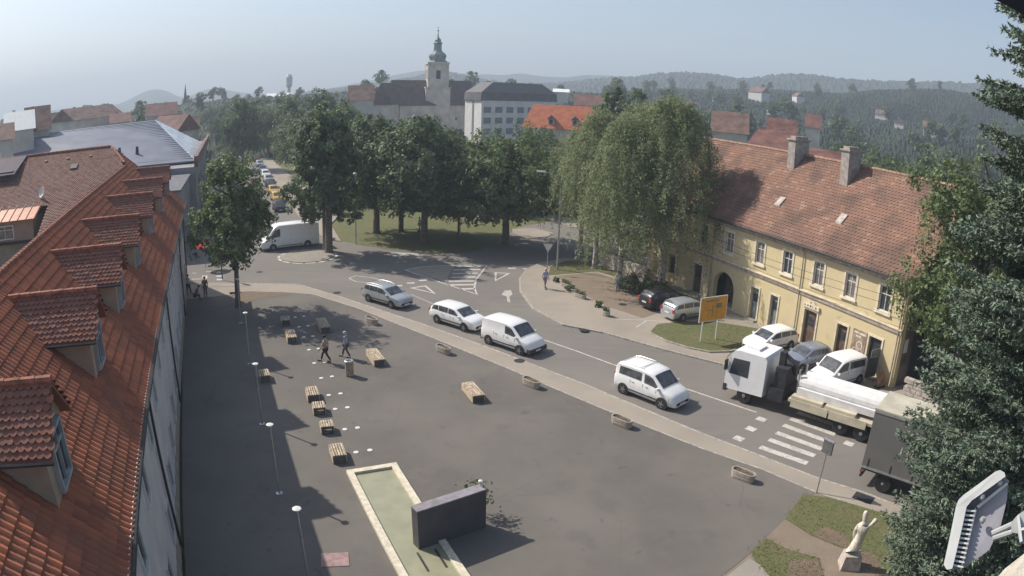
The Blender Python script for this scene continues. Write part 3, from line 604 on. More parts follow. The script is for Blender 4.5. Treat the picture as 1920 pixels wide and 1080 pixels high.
mb = MB(); core = mat('dim_interior', (.05, .045, .04)); mb.prism([tuple(YP(a, b, 0))[:2] for a, b in ((S0, TF-1.6), (S1, TF-1.6), (S1, -48.6), (S0, -48.6))], 0, 6.55); mb.build('rear_wall', M_dark, yh)
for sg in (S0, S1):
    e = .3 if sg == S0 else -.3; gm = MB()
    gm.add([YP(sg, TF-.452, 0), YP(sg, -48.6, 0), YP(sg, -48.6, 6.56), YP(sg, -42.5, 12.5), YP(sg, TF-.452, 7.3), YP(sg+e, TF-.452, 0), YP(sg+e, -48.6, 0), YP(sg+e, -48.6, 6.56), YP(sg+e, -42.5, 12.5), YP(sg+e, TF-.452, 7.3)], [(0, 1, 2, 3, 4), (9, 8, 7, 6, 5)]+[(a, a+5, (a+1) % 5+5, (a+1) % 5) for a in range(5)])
    gm.build('gable_wall', mat('shade_toned_plaster', (.15, .115, .085), var=.25, scale=1), yh)  # shade of the end walls is put into this dark brown colour
for i, s_ in enumerate(ups):
    window(yh, YP, s_, TF-.16, 4.55, 1.0, 1.65, glass=M_glassl if i % 3 else M_glass, frame=M_white, fw=.07)
    m2 = MB()
    for a, b, c, d in ((-.68, -.5, 4.42, 6.38), (.5, .68, 4.42, 6.38), (-.5, .5, 6.2, 6.38)): m2.hexa([YP(s_+a, TF+.002, c), YP(s_+b, TF+.002, c), YP(s_+b, TF+.05, c), YP(s_+a, TF+.05, c), YP(s_+a, TF+.002, d), YP(s_+b, TF+.002, d), YP(s_+b, TF+.05, d), YP(s_+a, TF+.05, d)])
    m2.hexa([YP(s_-.75, TF-.1, 4.38), YP(s_+.75, TF-.1, 4.38), YP(s_+.75, TF+.14, 4.38), YP(s_-.75, TF+.14, 4.38), YP(s_-.75, TF-.1, 4.549), YP(s_+.75, TF-.1, 4.549), YP(s_+.75, TF+.12, 4.53), YP(s_-.75, TF+.12, 4.53)])
    m2.build('window_surround', M_trim, yh)
def yb(name, s0, s1, t0, t1, z0, z1, m, par=None): return MB().hexa([YP(s0, t0, z0), YP(s1, t0, z0), YP(s1, t1, z0), YP(s0, t1, z0), YP(s0, t0, z1), YP(s1, t0, z1), YP(s1, t1, z1), YP(s0, t1, z1)]).build(name, m, par or yh)
yb('cornice', S0, S1, TF+.002, TF+.10, 3.55, 3.80, M_greytrim); yb('cornice', S0, S1, TF+.002, TF+.16, 3.804, 3.90, M_trim)
mb = MB(); prof = [(TF-.4, 6.552), (TF+.04, 6.552), (TF+.10, 6.75), (TF+.25, 6.93), (TF+.45, 7.0), (TF+.45, 7.08), (TF-.4, 7.40)]
mb.add([YP(S0, t, z) for t, z in prof]+[YP(S1, t, z) for t, z in prof], [tuple(range(7)), tuple(range(13, 6, -1))]+[(i, i+7, (i+1) % 7+7, (i+1) % 7) for i in range(7)]); mb.build('eaves_cornice', M_greytrim, yh)
MB().tube([YP(S0, TF+.56, 7.02), YP(S1+.6, TF+.56, 7.02)], .08, 8).build('gutter', M_dark, yh, smooth=True)
for s_ in (S1-.25, -34.0, -44.6): MB().tube([YP(s_, TF+.5, 6.95), YP(s_, TF+.12, 6.5), YP(s_, TF+.12, .1)], .05, 8).build('downpipe', M_greytrim, yh, smooth=True)
for (s_, w_, a, b), dm in zip(gr, (M_dark, M_door, M_door, M_doorblue, M_doorblue, None, M_door, M_glass)):  # first panel is dark to stand for the shade inside an open doorway
    m2 = MB()
    for c, d, e, f in ((-w_/2-.14, -w_/2, a, b+.14), (w_/2, w_/2+.14, a, b+.14), (-w_/2, w_/2, b, b+.14)):
        if dm: m2.hexa([YP(s_+c, TF+.002, e), YP(s_+d, TF+.002, e), YP(s_+d, TF+.06, e), YP(s_+c, TF+.06, e), YP(s_+c, TF+.002, f), YP(s_+d, TF+.002, f), YP(s_+d, TF+.06, f), YP(s_+c, TF+.06, f)])
    if dm:
        m2.build('door_surround', M_trim, yh); dd = yb('door' if a < .5 else 'shop_window', s_-w_/2, s_+w_/2, TF-.3, TF-.2, a, b, dm)
        if a < .5:
            yb('door_handle', s_+w_*.3, s_+w_*.3+.04, TF-.2, TF-.14, 1.1, 1.25, M_metal, dd); yb('door_panel', s_-w_*.35, s_+w_*.2, TF-.2, TF-.18, 1.5, b-.5, M_glass, dd)
            yb('doorstep', s_-w_/2-.1, s_+w_/2+.1, TF+.001, TF+.35, .0, .14, M_slab)
yb('gateway_door', -44.2, -41.5, TF-1.5, TF-1.35, 0, 2.8, M_door)
# shop poster in its blind niche
pst = yb('poster_panel', -28.3, -27.02, TF+.002, TF+.05, .25, 2.75, mat('brown_poster', (.30, .22, .17), var=.25, scale=2.5))
def disc(s, z, r, m, nm, t=.055): 
    m2 = MB(); P = [YP(s+r*math.cos(2*PI*k/18), TF+t, z+r*math.sin(2*PI*k/18)) for k in range(18)]; Q = [YP(s+r*.72*math.cos(2*PI*k/18), TF+t, z+r*.72*math.sin(2*PI*k/18)) for k in range(18)]
    m2.add(P+Q, [(k, (k+1) % 18, 18+(k+1) % 18, 18+k) for k in range(18)]); m2.build(nm, m, pst)
M_pcream = mat('poster_cream', (.58, .52, .42), var=.15)
for s_, z_, r_ in ((-27.55, 1.75, .3), (-27.4, 1.3, .26), (-27.45, .9, .27), (-28.0, .72, .25), (-27.65, .5, .22), (-27.9, 1.35, .2)): disc(s_, z_, r_, M_pcream, 'poster_ring', .055+.004*random.random())
for a, b, c, d in ((-28.2, -27.75, 2.5, 2.62), (-27.7, -27.1, 2.48, 2.62), (-28.0, -27.5, 2.26, 2.38)): yb('poster_lettering', a, b, TF+.05, TF+.06, c, d, M_pcream, pst)
# name board over the door, with illegible dark letters
mb = MB(); prof = [(-33.4, 2.82), (-31.75, 2.82), (-31.75, 3.12), (-32.1, 3.16), (-32.35, 3.34), (-32.6, 3.44), (-32.85, 3.34), (-33.1, 3.16), (-33.4, 3.12)]; k = len(prof)
mb.add([YP(s, TF+.06, z) for s, z in prof]+[YP(s, TF+.16, z) for s, z in prof], [tuple(range(k)), tuple(range(2*k-1, k-1, -1))]+[(i, i+k, (i+1) % k+k, (i+1) % k) for i in range(k)])
nb = mb.build('name_board', M_trim, yh)
for j, s_ in enumerate((-33.15, -32.87, -32.6, -32.33, -32.05)):
    yb('board_letter', s_-.07, s_-.03, TF+.16, TF+.17, 2.9, 3.06, M_door, nb); yb('board_letter', s_-.03, s_+.07, TF+.16, TF+.17, 2.94+.03*(j % 2), 2.98+.05*(j % 3), M_door, nb)
yb('emblem', -32.66, -32.54, TF+.16, TF+.17, 3.2, 3.32, M_door, nb)
yb('open_shutter', -25.65, -25.6, TF+.06, TF+1.0, .5, 2.2, M_doorblue); yb('house_number_plate', -24.07, -24.02, TF-.9, TF-.5, 2.3, 3.2, M_white); 
mb = MB(); MB().tube([YP(-24.5, TF+.0, 6.2), YP(-24.6, TF+1.1, 6.0), YP(-24.5, TF, 5.4)], .03, 6).build('cable_bracket', M_dark, yh)
ts = (12.87-7.05)/6.6; zr = 12.87
def yslope(P, sgn=1):
    return P
mb = MB(); nf = YW(0, ts, 0)+Vector((0, 0, 1)); E0, E1, RG = (S0-.4), (S1+.75), -42.5
Lr = math.hypot(6.6, zr-7.05); N = 12; P = []; uvs = []
Q = [YP(E0, -35.9, 7.05), YP(E1, -35.9, 7.05), YP(E1, RG, zr), YP(E0, RG, zr)]
mb.slab(Q, nf, .14); mb.uv[0] = [(0, 0), ((E1-E0)/.2, 0), ((E1-E0)/.2, Lr/.3), (0, Lr/.3)]
mb.slab([YP(E0, -49.1, 7.05), YP(E0, RG, zr), YP(E1, RG, zr), YP(E1, -49.1, 7.05)][::-1], YW(0, -ts, 0)+Vector((0, 0, 1)), .14)
yr = mb.build('roof', M_tile_yel, yh)
# rows of tiles: thin courses stepping down the slope, slightly wavy
tiles('roof_tiles', YP(0, RG, zr+.01), YW(1, 0, 0), YW(0, 6.6, 0)+Vector((0, 0, -(zr-7.05))), [(E0, 0), (E1, 0), (E1, Lr), (E0, Lr)], .32, .30, M_tile_yel, yr, 'B', .022, 0, 2, seed=2)
caps('ridge_cap', YP(E0, RG, zr+.05), YP(E1, RG, zr+.05), yr, .13, .4, mat('mossy_ridge', (.27, .17, .12), var=.3, scale=4))
for s_, t_, h_, dx, dy in ((-41.0, -42.0, 14.05, .42, .85), (-34.6, -41.5, 13.95, .42, .75)):
    c_ = MB().hexa([YP(s_+a*dx, t_+b*dy, c) for c in (10.9, h_) for a, b in ((-1, -1), (1, -1), (1, 1), (-1, 1))]).build('chimney', M_chim, yr)
    MB().hexa([YP(s_+a*(dx+.12), t_+b*(dy+.12), c) for c in (h_+.001, h_+.12) for a, b in ((-1, -1), (1, -1), (1, 1), (-1, 1))]).build('chimney_cap', M_chim, yr)
    MB().hexa([YP(s_+a*(dx-.08), t_+b*(dy-.1), c) for c in (h_+.12, h_+.35) for a, b in ((-1, -1), (1, -1), (1, 1), (-1, 1))]).build('chimney_pot', M_greytrim, yr)
for s_, t_ in ((-39.07, -38.35), (-32.36, -38.3)):
    z_ = 7.05+ts*(-35.9-t_)*1.0; r_ = .3 if s_ in (-39.07, -32.36) else .15
    MB().hexa([YP(s_+a*r_, t_+b*r_*1.1, z_-ts*b*r_*1.1+c) for c in (.03, .16) for a, b in ((-1, -1), (1, -1), (1, 1), (-1, 1))]).build('roof_hatch', M_stoneg, yh)
for dz, ds in ((5.75, 0), (5.25, .1)):
    a, b = YW(-24.6, TF+1.0, dz+.2), YW(-56, TF+1.2, dz+1.2); P = [a.lerp(b, k/14)-Vector((0, 0, .9*math.sin(PI*k/14))) for k in range(15)]
    MB().tube(P, .016, 4).build('power_cable', M_dark, label='%s of the two thin black power cables strung along the yellow facade' % ('upper' if dz > 5.5 else 'lower'), cat='power cable')
# stone retaining wall right of the yellow house
# ---------- far houses, generic
def house(label, c, L, D, H, RH, rz, wm, rm, name='house', hip=0.0, chim=1, wins=0, cat='house', grp=None, over=.4):
    h = thing(name, label, cat, (c[0], c[1], 0), rz, grp)
    MB().prism([(-L/2, -D/2), (L/2, -D/2), (L/2, D/2), (-L/2, D/2)], -1, H).build('wall', wm, h)
    mb = MB(); a, b = L/2+over, D/2+over; e = H-.05; r = H+RH; hp = L/2*hip
    V = [(-a, -b, e), (a, -b, e), (a, b, e), (-a, b, e), (-a+hp+.01, 0, r), (a-hp-.01, 0, r)]
    mb.add(V, [(3, 2, 1, 0), (0, 1, 5, 4), (2, 3, 4, 5), (1, 2, 5), (3, 0, 4)]); rf = mb.build('roof', rm, h)
    if hip == 0:
        g_ = MB(); 
        for sx in (-1, 1): g_.add([(sx*L/2, -D/2, H-.04), (sx*L/2, D/2, H-.04), (sx*L/2, 0, r-.12)], [(0, 1, 2)])
    for k in range(chim):
        x = -L*.2+k*L*.35; MB().box((x, .15*D, H+RH*.8), (.6, .6, 1.8)).build('chimney', M_chim, rf)
    for k in range(wins):
        x = -L/2+L*(k+.5)/wins
        f = MB().box((x, -D/2-.03, H*.62), (1.0, .08, 1.3)).build('window', M_white, h); MB().box((x, -D/2-.08, H*.62), (.8, .04, 1.1)).build('pane', M_glass, f)
    return h

# ================================================================== far buildings
M_hotelw = mat('white_render', (.66, .64, .60), var=.05, scale=.5)
M_hotelr = mat('slate_mansard', (.10, .095, .10), var=.15, scale=.6)
M_church = mat('church_plaster', (.52, .47, .40), var=.15, scale=.3)
M_green = mat('verdigris_copper', (.16, .20, .20), var=.2, scale=.8, rough=.5)
M_cream_w = mat('far_house_wall', (.52, .48, .42), var=.12, scale=.3)
def two(a, b): d = (b-a); return (a+b)/2, math.hypot(d.x, d.y), math.atan2(d.y, d.x)
# church: tower with onion dome, nave behind
tp = A(819, 160, 240); ct = thing('church_tower', 'slender church tower with onion dome and needle spire above the park trees', 'church tower', (tp.x, tp.y, 0), .25)
ct.scale = (.95, .95, .915)
MB().box((0, 0, 9.5), (8.6, 8.6, 20)).box((0, 0, 24), (7.0, 7.0, 9.2)).build('tower_wall', M_church, ct)
mb = MB().box((0, 0, 19.6), (9.1, 9.1, .5)).box((0, 0, 28.8), (7.8, 7.8, .7)); 
for sx in (-1, 1):
    for sy in (-1, 1): mb.box((sx*3.45, sy*3.45, 24), (.5, .5, 9.1))
mb.build('cornice', M_church, ct)
MB().lathe([(3.9, 0), (3.7, .4), (2.9, .9), (3.0, 1.6), (3.3, 2.3), (3.1, 3.1), (2.3, 3.8), (1.7, 4.3), (1.6, 4.6)], (0, 0, 29.1), 8, a0=PI/8).build('onion_dome', M_green, ct)
MB().lathe([(1.5, 0), (1.4, 2.6), (1.75, 2.8), (1.6, 3.1), (1.1, 3.5), (1.2, 4.1), (.8, 4.7), (.35, 5.2), (.2, 6.2), (.1, 7.4), (.32, 7.6), (.32, 7.9), (.05, 8.1)], (0, 0, 33.6), 8, a0=PI/8).build('lantern', M_green, ct)
MB().box((0, 0, 42.2), (.1, .1, 1.8)).box((0, 0, 42.5), (1.0, .1, .1)).build('cross', M_metal, ct)
for a in range(4):
    f = MB().box((0, -3.53, 24.5), (1.5, .1, 3.2)).build('belfry_window', M_dark, ct); f.rotation_euler = (0, 0, a*PI/2)
    f = MB().lathe([(1.1, 0), (1.1, .1)], (0, 0, 0), 20).build('clock_face', M_trim, ct); f.matrix_local = Matrix.Rotation(a*PI/2, 4, 'Z') @ Matrix.Translation((0, -3.52, 27.2)) @ Matrix.Rotation(PI/2, 4, 'X')
c, L, rz = two(A(735, 190, 236), A(880, 187, 250)); M_nave = mat('dark_nave_roof', (.085, .06, .055), var=.2, scale=.5)
house('church nave with steep dark brown roof behind the tower', c, L, 13, 12, 8.6, rz, M_church, M_nave, 'church_nave', wins=5, cat='church', chim=0)
c = A(727, 190, 232); g_ = thing('gabled_house', 'pale gabled end of a house left of the church tower', 'house', (c.x, c.y, 0), 1.3)
MB().box((0, 0, 6), (9, 8, 13)).build('wall', M_cream_w, g_); MB().add([(-5, -4.3, 12.4), (5, -4.3, 12.4), (5, 4.3, 12.4), (-5, 4.3, 12.4), (-5, 0, 19.6), (5, 0, 19.6)], [(0, 1, 5, 4), (2, 3, 4, 5), (1, 2, 5), (3, 0, 4), (3, 2, 1, 0)]).build('roof', M_nave, g_)
# hotel
p0, p1, p2 = A(872, 200, 208), A(903, 200, 200), A(1042, 200, 222); p0, p1, p2 = [Vector((p.x, p.y, 0)) for p in (p0, p1, p2)]; p3 = p0+(p2-p1)
ht = thing('mansard_block', 'large white block with dark mansard roof beside the church', 'building', p1); q = [p-p1 for p in (p1, p2, p3, p0)]
def inset(q, d): 
    cc = sum(q, Vector())/4; return [cc+(p-cc)*(1-d) for p in q]
MB().prism([tuple(p)[:2] for p in q], -1, 14.2).build('wall', M_hotelw, ht)
o1, o2, o3 = [p+Vector((0, 0, 14.2)) for p in inset(q, -.03)], [p+Vector((0, 0, 16.6)) for p in inset(q, -.01)], [p+Vector((0, 0, 19.6)) for p in inset(q, .34)]
mb = MB(); mb.hexa(o1+o2); mb.build('mansard_roof', M_hotelr, ht); mb = MB(); mb.hexa([p+Vector((0, 0, .01)) for p in o2]+o3); mb.build('upper_roof', mat('grey_sheet_upper_roof', (.14, .13, .13), var=.12), ht)
d_ = (p2-p1).normalized(); nn_ = Vector((d_.y, -d_.x, 0)); Lh = (p2-p1).length
for r_ in range(4):
    for j in range(7):
        x = (j+.5)*Lh/7; cpt = d_*x+nn_*.05; z = 2.2+3.1*r_
        f = MB().box((cpt.x, cpt.y, z), (Lh/7*.62, .12, 1.7), math.atan2(d_.y, d_.x)).build('window', mat('grey_window_band', (.16, .17, .19), var=.2), ht)
e_ = (p0-p1).normalized(); ne = Vector((-e_.y, e_.x, 0)); Le = (p0-p1).length; cpt = e_*Le*.5+ne*-.06
MB().box((cpt.x, cpt.y, 7), (.9, .3, 13.8), math.atan2(e_.y, e_.x)).build('stair_window', mat('grey_window_band', (.1, .1, .1)), ht)
for j in (.3, .75): 
    cpt = o3[0].lerp(o3[1], j); MB().box((cpt.x, cpt.y+2, 19.2), (1.2, .8, 1.6)).build('chimney', M_hotelw, ht)
# orange roof block
c, L, rz = two(A(985, 215, 150), A(1135, 212, 150)); c = c+Vector((0, 5, 0))
M_obr = mat('bright_orange_tiles', (.36, .11, .05), var=.12, scale=.8)
oh = house('long house with bright orange hipped roof and two dormers in front of the white block', c, L, 13, 9.2, 4.9, rz, M_cream_w, M_obr, 'orange_roof_house', hip=.25, chim=0)
for x in (-2.6, 2.4):
    mb = MB().box((x, -4.6, 10.6), (1.3, 2.2, 1.5)); dd = mb.build('dormer', M_cream_w, oh)
    MB().add([(x-.9, -6, 11.2), (x+.9, -6, 11.2), (x+.9, -2.5, 11.2), (x-.9, -2.5, 11.2), (x, -6, 12.0), (x, -2.5, 12.0)], [(0, 1, 4), (2, 3, 5), (0, 4, 5, 3), (1, 2, 5, 4), (3, 2, 1, 0)]).build('dormer_roof', M_tile_far2, dd)
    MB().box((x, -5.75, 10.6), (.7, .06, .9)).build('pane', M_glass, dd)
def ph(label, xa, ya, xb, yb_, R, D, RH, wm, rm, H=None, R2=None, **k):
    a, b = A(xa, ya, R), A(xb, yb_, R2 or R); c, L, rz = two(a, b); H = H if H else max(2.5, (a.z+b.z)/2); return house(label, c, L, D, H, RH, rz, wm, rm, **k)
# left skyline: x from/to, eave y, range
ph('long red brown roofed house with small chimneys on the left skyline', 118, 228, 208, 216, 190, 12, 3.2, M_cream_w, M_tile_far2, chim=3, R2=200, wins=4)
ph('reddish roofed low house right of the long skyline house', 208, 230, 243, 226, 185, 10, 2.2, M_cream_w, M_tile_far, chim=1)
ph('brown roofed house behind the hall near the tall poplar', 275, 218, 330, 212, 215, 12, 3.6, M_cream_w, M_tile_far, chim=2)
ph('steep red roof house just beyond the hall corner', 300, 246, 352, 244, 165, 9, 3.6, M_cream_w, M_tile_far, chim=2, R2=160)
ph('dark red roofed house by the street trees', 330, 242, 372, 244, 180, 9, 3.4, M_cream_w, M_tile_far2, chim=1)
ph('house with bright white metal roof at the far left edge', 12, 246, 62, 240, 120, 10, 3.0, M_cream_w, mat('white_sheet_roof', (.75, .75, .72), var=.05), chim=1)
ph('beige gabled house next to the white roof', 50, 248, 92, 240, 128, 10, 4.2, M_cream_w, M_tile_far2, chim=1, wins=2)
ph('low flat grey house left of the hall roof', 0, 258, 24, 262, 105, 8, 2.2, M_cream_w, M_tile_far2, chim=0)
ph('red brick house among trees left of the street', 95, 236, 125, 230, 240, 9, 4, M_cream_w, M_tile_far2)
ph('pinkish flat block among the trees beyond the street', 478, 205, 530, 202, 230, 10, 1.6, mat('pink_block_wall', (.40, .26, .22)), M_hotelr, wins=5)
ph('low white roofed hall beyond the street trees', 500, 182, 545, 180, 420, 14, 2, M_cream_w, mat('white_sheet_roof', (.7, .7, .7)), chim=0)
ph('white roofed factory hall far beyond the white block', 1038, 172, 1066, 174, 330, 10, 1.5, M_cream_w, mat('white_sheet_roof', (.7, .7, .7)), chim=0)
ph('red roofed terrace with chimneys right of the white block', 1078, 198, 1128, 198, 230, 10, 3.5, M_cream_w, M_tile_far, chim=3)
ph('brown roofed house under the trees left of the tower', 655, 190, 700, 186, 210, 10, 4.5, M_cream_w, M_tile_far2)
# behind the yellow house
ph('dark red hipped roof behind the yellow house by the left chimney', 1400, 272, 1500, 292, 105, 12, 3.0, M_cream_w, M_tile_far, chim=2, hip=.5)
ph('long dark roof rising behind the yellow house ridge', 1500, 305, 1600, 330, 88, 9, 2.4, M_cream_w, M_tile_far, chim=0)
ph('weathered red roof behind the birches near the yellow house', 1336, 246, 1400, 248, 150, 11, 4.2, M_cream_w, M_tile_far2, chim=2)
ph('small orange roof house in the trees beyond the yellow house', 1512, 238, 1538, 240, 190, 7, 3.5, M_cream_w, M_tile_far, chim=1)
ph('orange gabled house with white chimney behind the yellow house', 1440, 262, 1490, 268, 125, 9, 4, M_cream_w, M_tile_far, chim=1)
sp = A(347, 184, 420); s_ = thing('chapel_spire', 'thin dark church spire on the left skyline', 'spire', (sp.x, sp.y, 0)); MB().box((0, 0, 6), (6, 6, 14)).build('tower_wall', M_church, s_); MB().lathe([(4, 0), (1.2, 5), (.1, 14)], (0, 0, 13), 6).build('needle_roof', M_dark, s_)
fl = A(719, 138, 520); s_ = thing('floodlight_mast', 'tall thin stadium floodlight mast on the skyline left of the church', 'floodlight mast', (fl.x, fl.y, 0)); MB().tube([(0, 0, 0), (0, 0, fl.z)], [.5, .3], 6).build('mast', M_metal, s_); MB().box((0, 0, fl.z), (3.4, .5, 3.2)).build('lamp_panel', M_metal, s_)
fl = A(542, 155, 480); s_ = thing('water_tower', 'pale narrow tower above the trees beyond the street', 'tower', (fl.x, fl.y, 0)); MB().lathe([(1.2, -2), (1.2, 22), (2.2, 23), (2.4, 29), (1.2, 31)], (0, 0, 0), 12).build('shaft', M_hotelw, s_)
# ================================================================== hills
def ridge(name, pts, R, depth, m, base=-1.0, n=260, seed=1, tree=0, rows=26, front=1.0):
    """terrain ridge whose crest runs through the given sky-line points at range R"""
    rg = np.random.default_rng(seed); P = [A(x, y, R) for x, y in pts]; az = [math.atan2(p.x, p.y) for p in P]; hz = [p.z for p in P]
    a = np.linspace(az[0], az[-1], n); h = np.interp(a, az, hz); k = np.ones(7)/7; h = np.convolve(np.pad(h, 3, mode='edge'), k, 'valid')
    mb = MB(); ph_ = rg.random(20)*6.28
    us = np.concatenate([-np.linspace(front, 0, rows)**1.15, np.linspace(.12, 1, 6)])
    for ui, u in enumerate(us):
        f = (1-abs(u)/(front if u < 0 else 1))**1.0 if u < 0 else max(0, 1-u*1.2); f = f*f*(3-2*f) if u >= 0 else (f*.55+.45*f*f*(3-2*f))
        for i in range(n):
            r = R+u*depth; z = base+(h[i]-base)*f
            if 0 < f < 1: z += (h[i]-base)*f*(1-f)*(.22*math.sin(a[i]*27+u*5+ph_[5])+.14*math.sin(a[i]*61-u*9+ph_[6]))
            z += tree*rg.random()*(f > 0)
            rj = r+depth/rows*rg.uniform(-.3, .3)*(0 < f < 1)
            mb.v.append((rj*math.sin(a[i]), rj*math.cos(a[i]), z if f > 0.001 else -8))
    nr = len(us)
    for j in range(nr-1):
        for i in range(n-1): mb.f.append((j*n+i, j*n+i+1, (j+1)*n+i+1, (j+1)*n+i))
    o = mb.build(name, m, kind='structure', smooth=tree < 2); RIDGES.append((mb.v, mb.f)); return o
RIDGES = []
ridge('hills', [(-60, 232), (30, 222), (100, 206), (160, 202), (225, 195), (250, 182), (275, 169), (295, 166), (320, 172), (335, 184), (352, 182), (372, 172), (400, 164), (425, 168), (440, 172), (500, 178), (560, 176), (640, 162), (700, 150), (745, 140), (790, 132), (845, 134), (880, 142), (905, 139), (945, 142), (975, 137), (1010, 143), (1060, 146), (1090, 141), (1150, 142), (1185, 147), (1215, 149)], 1900, 500, M_wood, n=300, seed=3)
ridge('hills', [(560, 178), (640, 168), (700, 160), (760, 150), (820, 138), (860, 141), (900, 152), (960, 160), (1040, 160), (1100, 152), (1150, 148), (1190, 148), (1230, 141), (1290, 138), (1330, 141), (1380, 150), (1420, 148), (1440, 143), (1490, 141), (1530, 143), (1580, 151), (1620, 153), (1700, 155), (1760, 156), (1800, 157), (1850, 162), (1890, 171), (1960, 190), (2100, 230)], 1150, 420, M_wood, n=420, seed=5, tree=5)
ridge('wooded_hill', [(1130, 178), (1200, 172), (1260, 170), (1330, 172), (1400, 170), (1460, 172), (1520, 176), (1580, 178), (1640, 172), (1720, 170), (1780, 172), (1850, 186), (1900, 205), (1990, 240), (2100, 280)], 560, 230, M_wood, n=900, seed=8, tree=2.5, rows=60)
ridge('wooded_rise', [(-40, 236), (100, 228), (250, 214), (330, 200), (420, 190), (520, 184), (640, 178), (700, 170), (800, 174), (900, 176), (1000, 176), (1100, 178), (1200, 188), (1300, 198), (1400, 205), (1500, 216), (1600, 224), (1700, 232), (1800, 238), (1900, 262), (2000, 290)], 400, 180, M_wood, n=700, seed=11, tree=2, rows=50, front=1.2)
from mathutils.bvhtree import BVHTree
BV = [BVHTree.FromPolygons(v, f) for v, f in RIDGES]
def gz(x, y):
    z = -.3
    for b in BV:
        h = b.ray_cast(Vector((x, y, 900)), Vector((0, 0, -1)))
        if h[0]: z = max(z, h[0].z)
    return z
def land(px, py, R):
    """the terrain point met by this sight line, at least R away"""
    d = ray(px, py); best = None
    for b in BV:
        h = b.ray_cast(Vector((0, 0, CAMZ)), d)
        if h[0] and (best is None or h[3] < best[1]): best = (h[0], h[3])
    if best: return best[0]
    g = A(px, py, R); return Vector((g.x, g.y, g.z-3))
k = 0
for x, y, s in ((1395, 234, 1), (1450, 214, 1), (1480, 218, .7), (1423, 188, 2.0), (1688, 240, 1.1), (1747, 254, 1.4), (1768, 258, .8), (1842, 266, .7), (1497, 190, 1.4), (1300, 205, 1), (1345, 192, 1), (1565, 232, 1), (1655, 225, 1.3)):
    g = land(x, y, 300)
    hh = house(['pale small house low on the wooded slope', 'white gabled house among dark trees', 'distant house with grey roof in the valley', 'tiny white house high on the far slope', 'white house in front of the dark woods', 'bright white house above the lime tree', 'second white house just right of the bright one', 'small white house beside the spruce', 'faint white house under the ridge', 'dull house behind the birch tops', 'hazy house above the red roofs', 'dark roofed cottage between green trees', 'cottage at the foot of the wooded hill'][k],
          g, 6*s, 4.5*s, 3.2*s, 1.9*s, (k*1.7) % 3, mat('cottage_wall', (.55, .53, .50), var=.1), M_tile_far2, 'cottage', wins=2); hh.location.z = g.z-1
    k += 1
# ================================================================== trees
def cards(cent, size, m, name, parent, flat=0.0, aspect=.55, jit=.35, rng=None, nrm=None, loose=.55):
    """leaf sprays as small folded faces; nrm turns them to face outwards from their clump"""
    rng = rng or RNG; n = len(cent); d = rng.normal(size=(n, 3))
    if nrm is not None:
        q = nrm/np.maximum(1e-6, np.linalg.norm(nrm, axis=1))[:, None]+rng.normal(size=(n, 3))*loose; q[:, 2] += .25; q /= np.linalg.norm(q, axis=1)[:, None]
        d -= (d*q).sum(1)[:, None]*q; d /= np.linalg.norm(d, axis=1)[:, None]; e = np.cross(q, d)
    else:
        d /= np.linalg.norm(d, axis=1)[:, None]; e = rng.normal(size=(n, 3)); e -= (e*d).sum(1)[:, None]*d; e /= np.linalg.norm(e, axis=1)[:, None]
    s = size*(1+jit*rng.normal(size=(n, 1)).clip(-2, 2)); a = cent-d*s*.5; b = cent+d*s*.5; c1 = cent+e*s*aspect*.5; c2 = cent-e*s*aspect*.5
    nn = np.cross(d, e)*s*.12; c1 = c1+nn; c2 = c2+nn
    v = np.stack([a, c1, b, c2], 1).reshape(-1, 3); return meshobj(name, v, None, 4, m, parent)
def crown_pts(R, H, z0, lobes, per, rng, shape='round', lr=.42):
    P = []; N = []
    for i in range(lobes):
        while True:
            q = rng.uniform(-1, 1, 3)
            if .18 < np.dot(q, q) < 1: break
        zz = (q[2]+1)/2; rad = {'round': 1, 'cone': (1.15-zz*.85), 'egg': 1.12-.55*zz}[shape]
        c = np.array([q[0]*R*rad*.80, q[1]*R*rad*.80, z0+H*(.1+.8*zz)]); r = R*lr*rng.uniform(.5, 1.1)
        nc = 14; cl = rng.normal(size=(nc, 3)); cl /= np.linalg.norm(cl, axis=1)[:, None]; cl *= r*rng.uniform(.7, 1.05, (nc, 1)); cl[:, 2] *= .72
        for q2 in cl:
            k = per//nc+1; o = rng.normal(size=(k, 3)); o /= np.linalg.norm(o, axis=1)[:, None]; o *= r*.30*rng.random((k, 1))**.5; P.append(c+q2+o); N.append(q2*.9+o*1.6+np.array([q[0], q[1], q[2]])*r*.35)
    return np.concatenate(P), np.concatenate(N)
def trunk(parent, H, r, spread, rng, m=M_bark, limbs=7, name='trunk', lean=0):
    mb = MB(); top = Vector((rng.uniform(-.4, .4)+lean, rng.uniform(-.4, .4), H*.85)); mid = Vector((rng.uniform(-.15, .15), rng.uniform(-.15, .15), H*.4))
    mb.tube([(0, 0, -.2), (0, 0, .3), mid, top], [r*1.5, r, r*.75, r*.15], 9)
    for k in range(limbs):
        f = .35+.5*k/limbs; p = mid.lerp(top, (f-.35)/.6); a = k*2.4+rng.uniform(0, 1); e = p+Vector((math.cos(a)*spread*.75, math.sin(a)*spread*.75, H*.16)); q = p.lerp(e, .5)+Vector((0, 0, -H*.02))
        mb.tube([p, q, e], [r*.38, r*.22, r*.06], 6, cap=False)
    return mb.build(name, m, parent, smooth=True, angle=60)
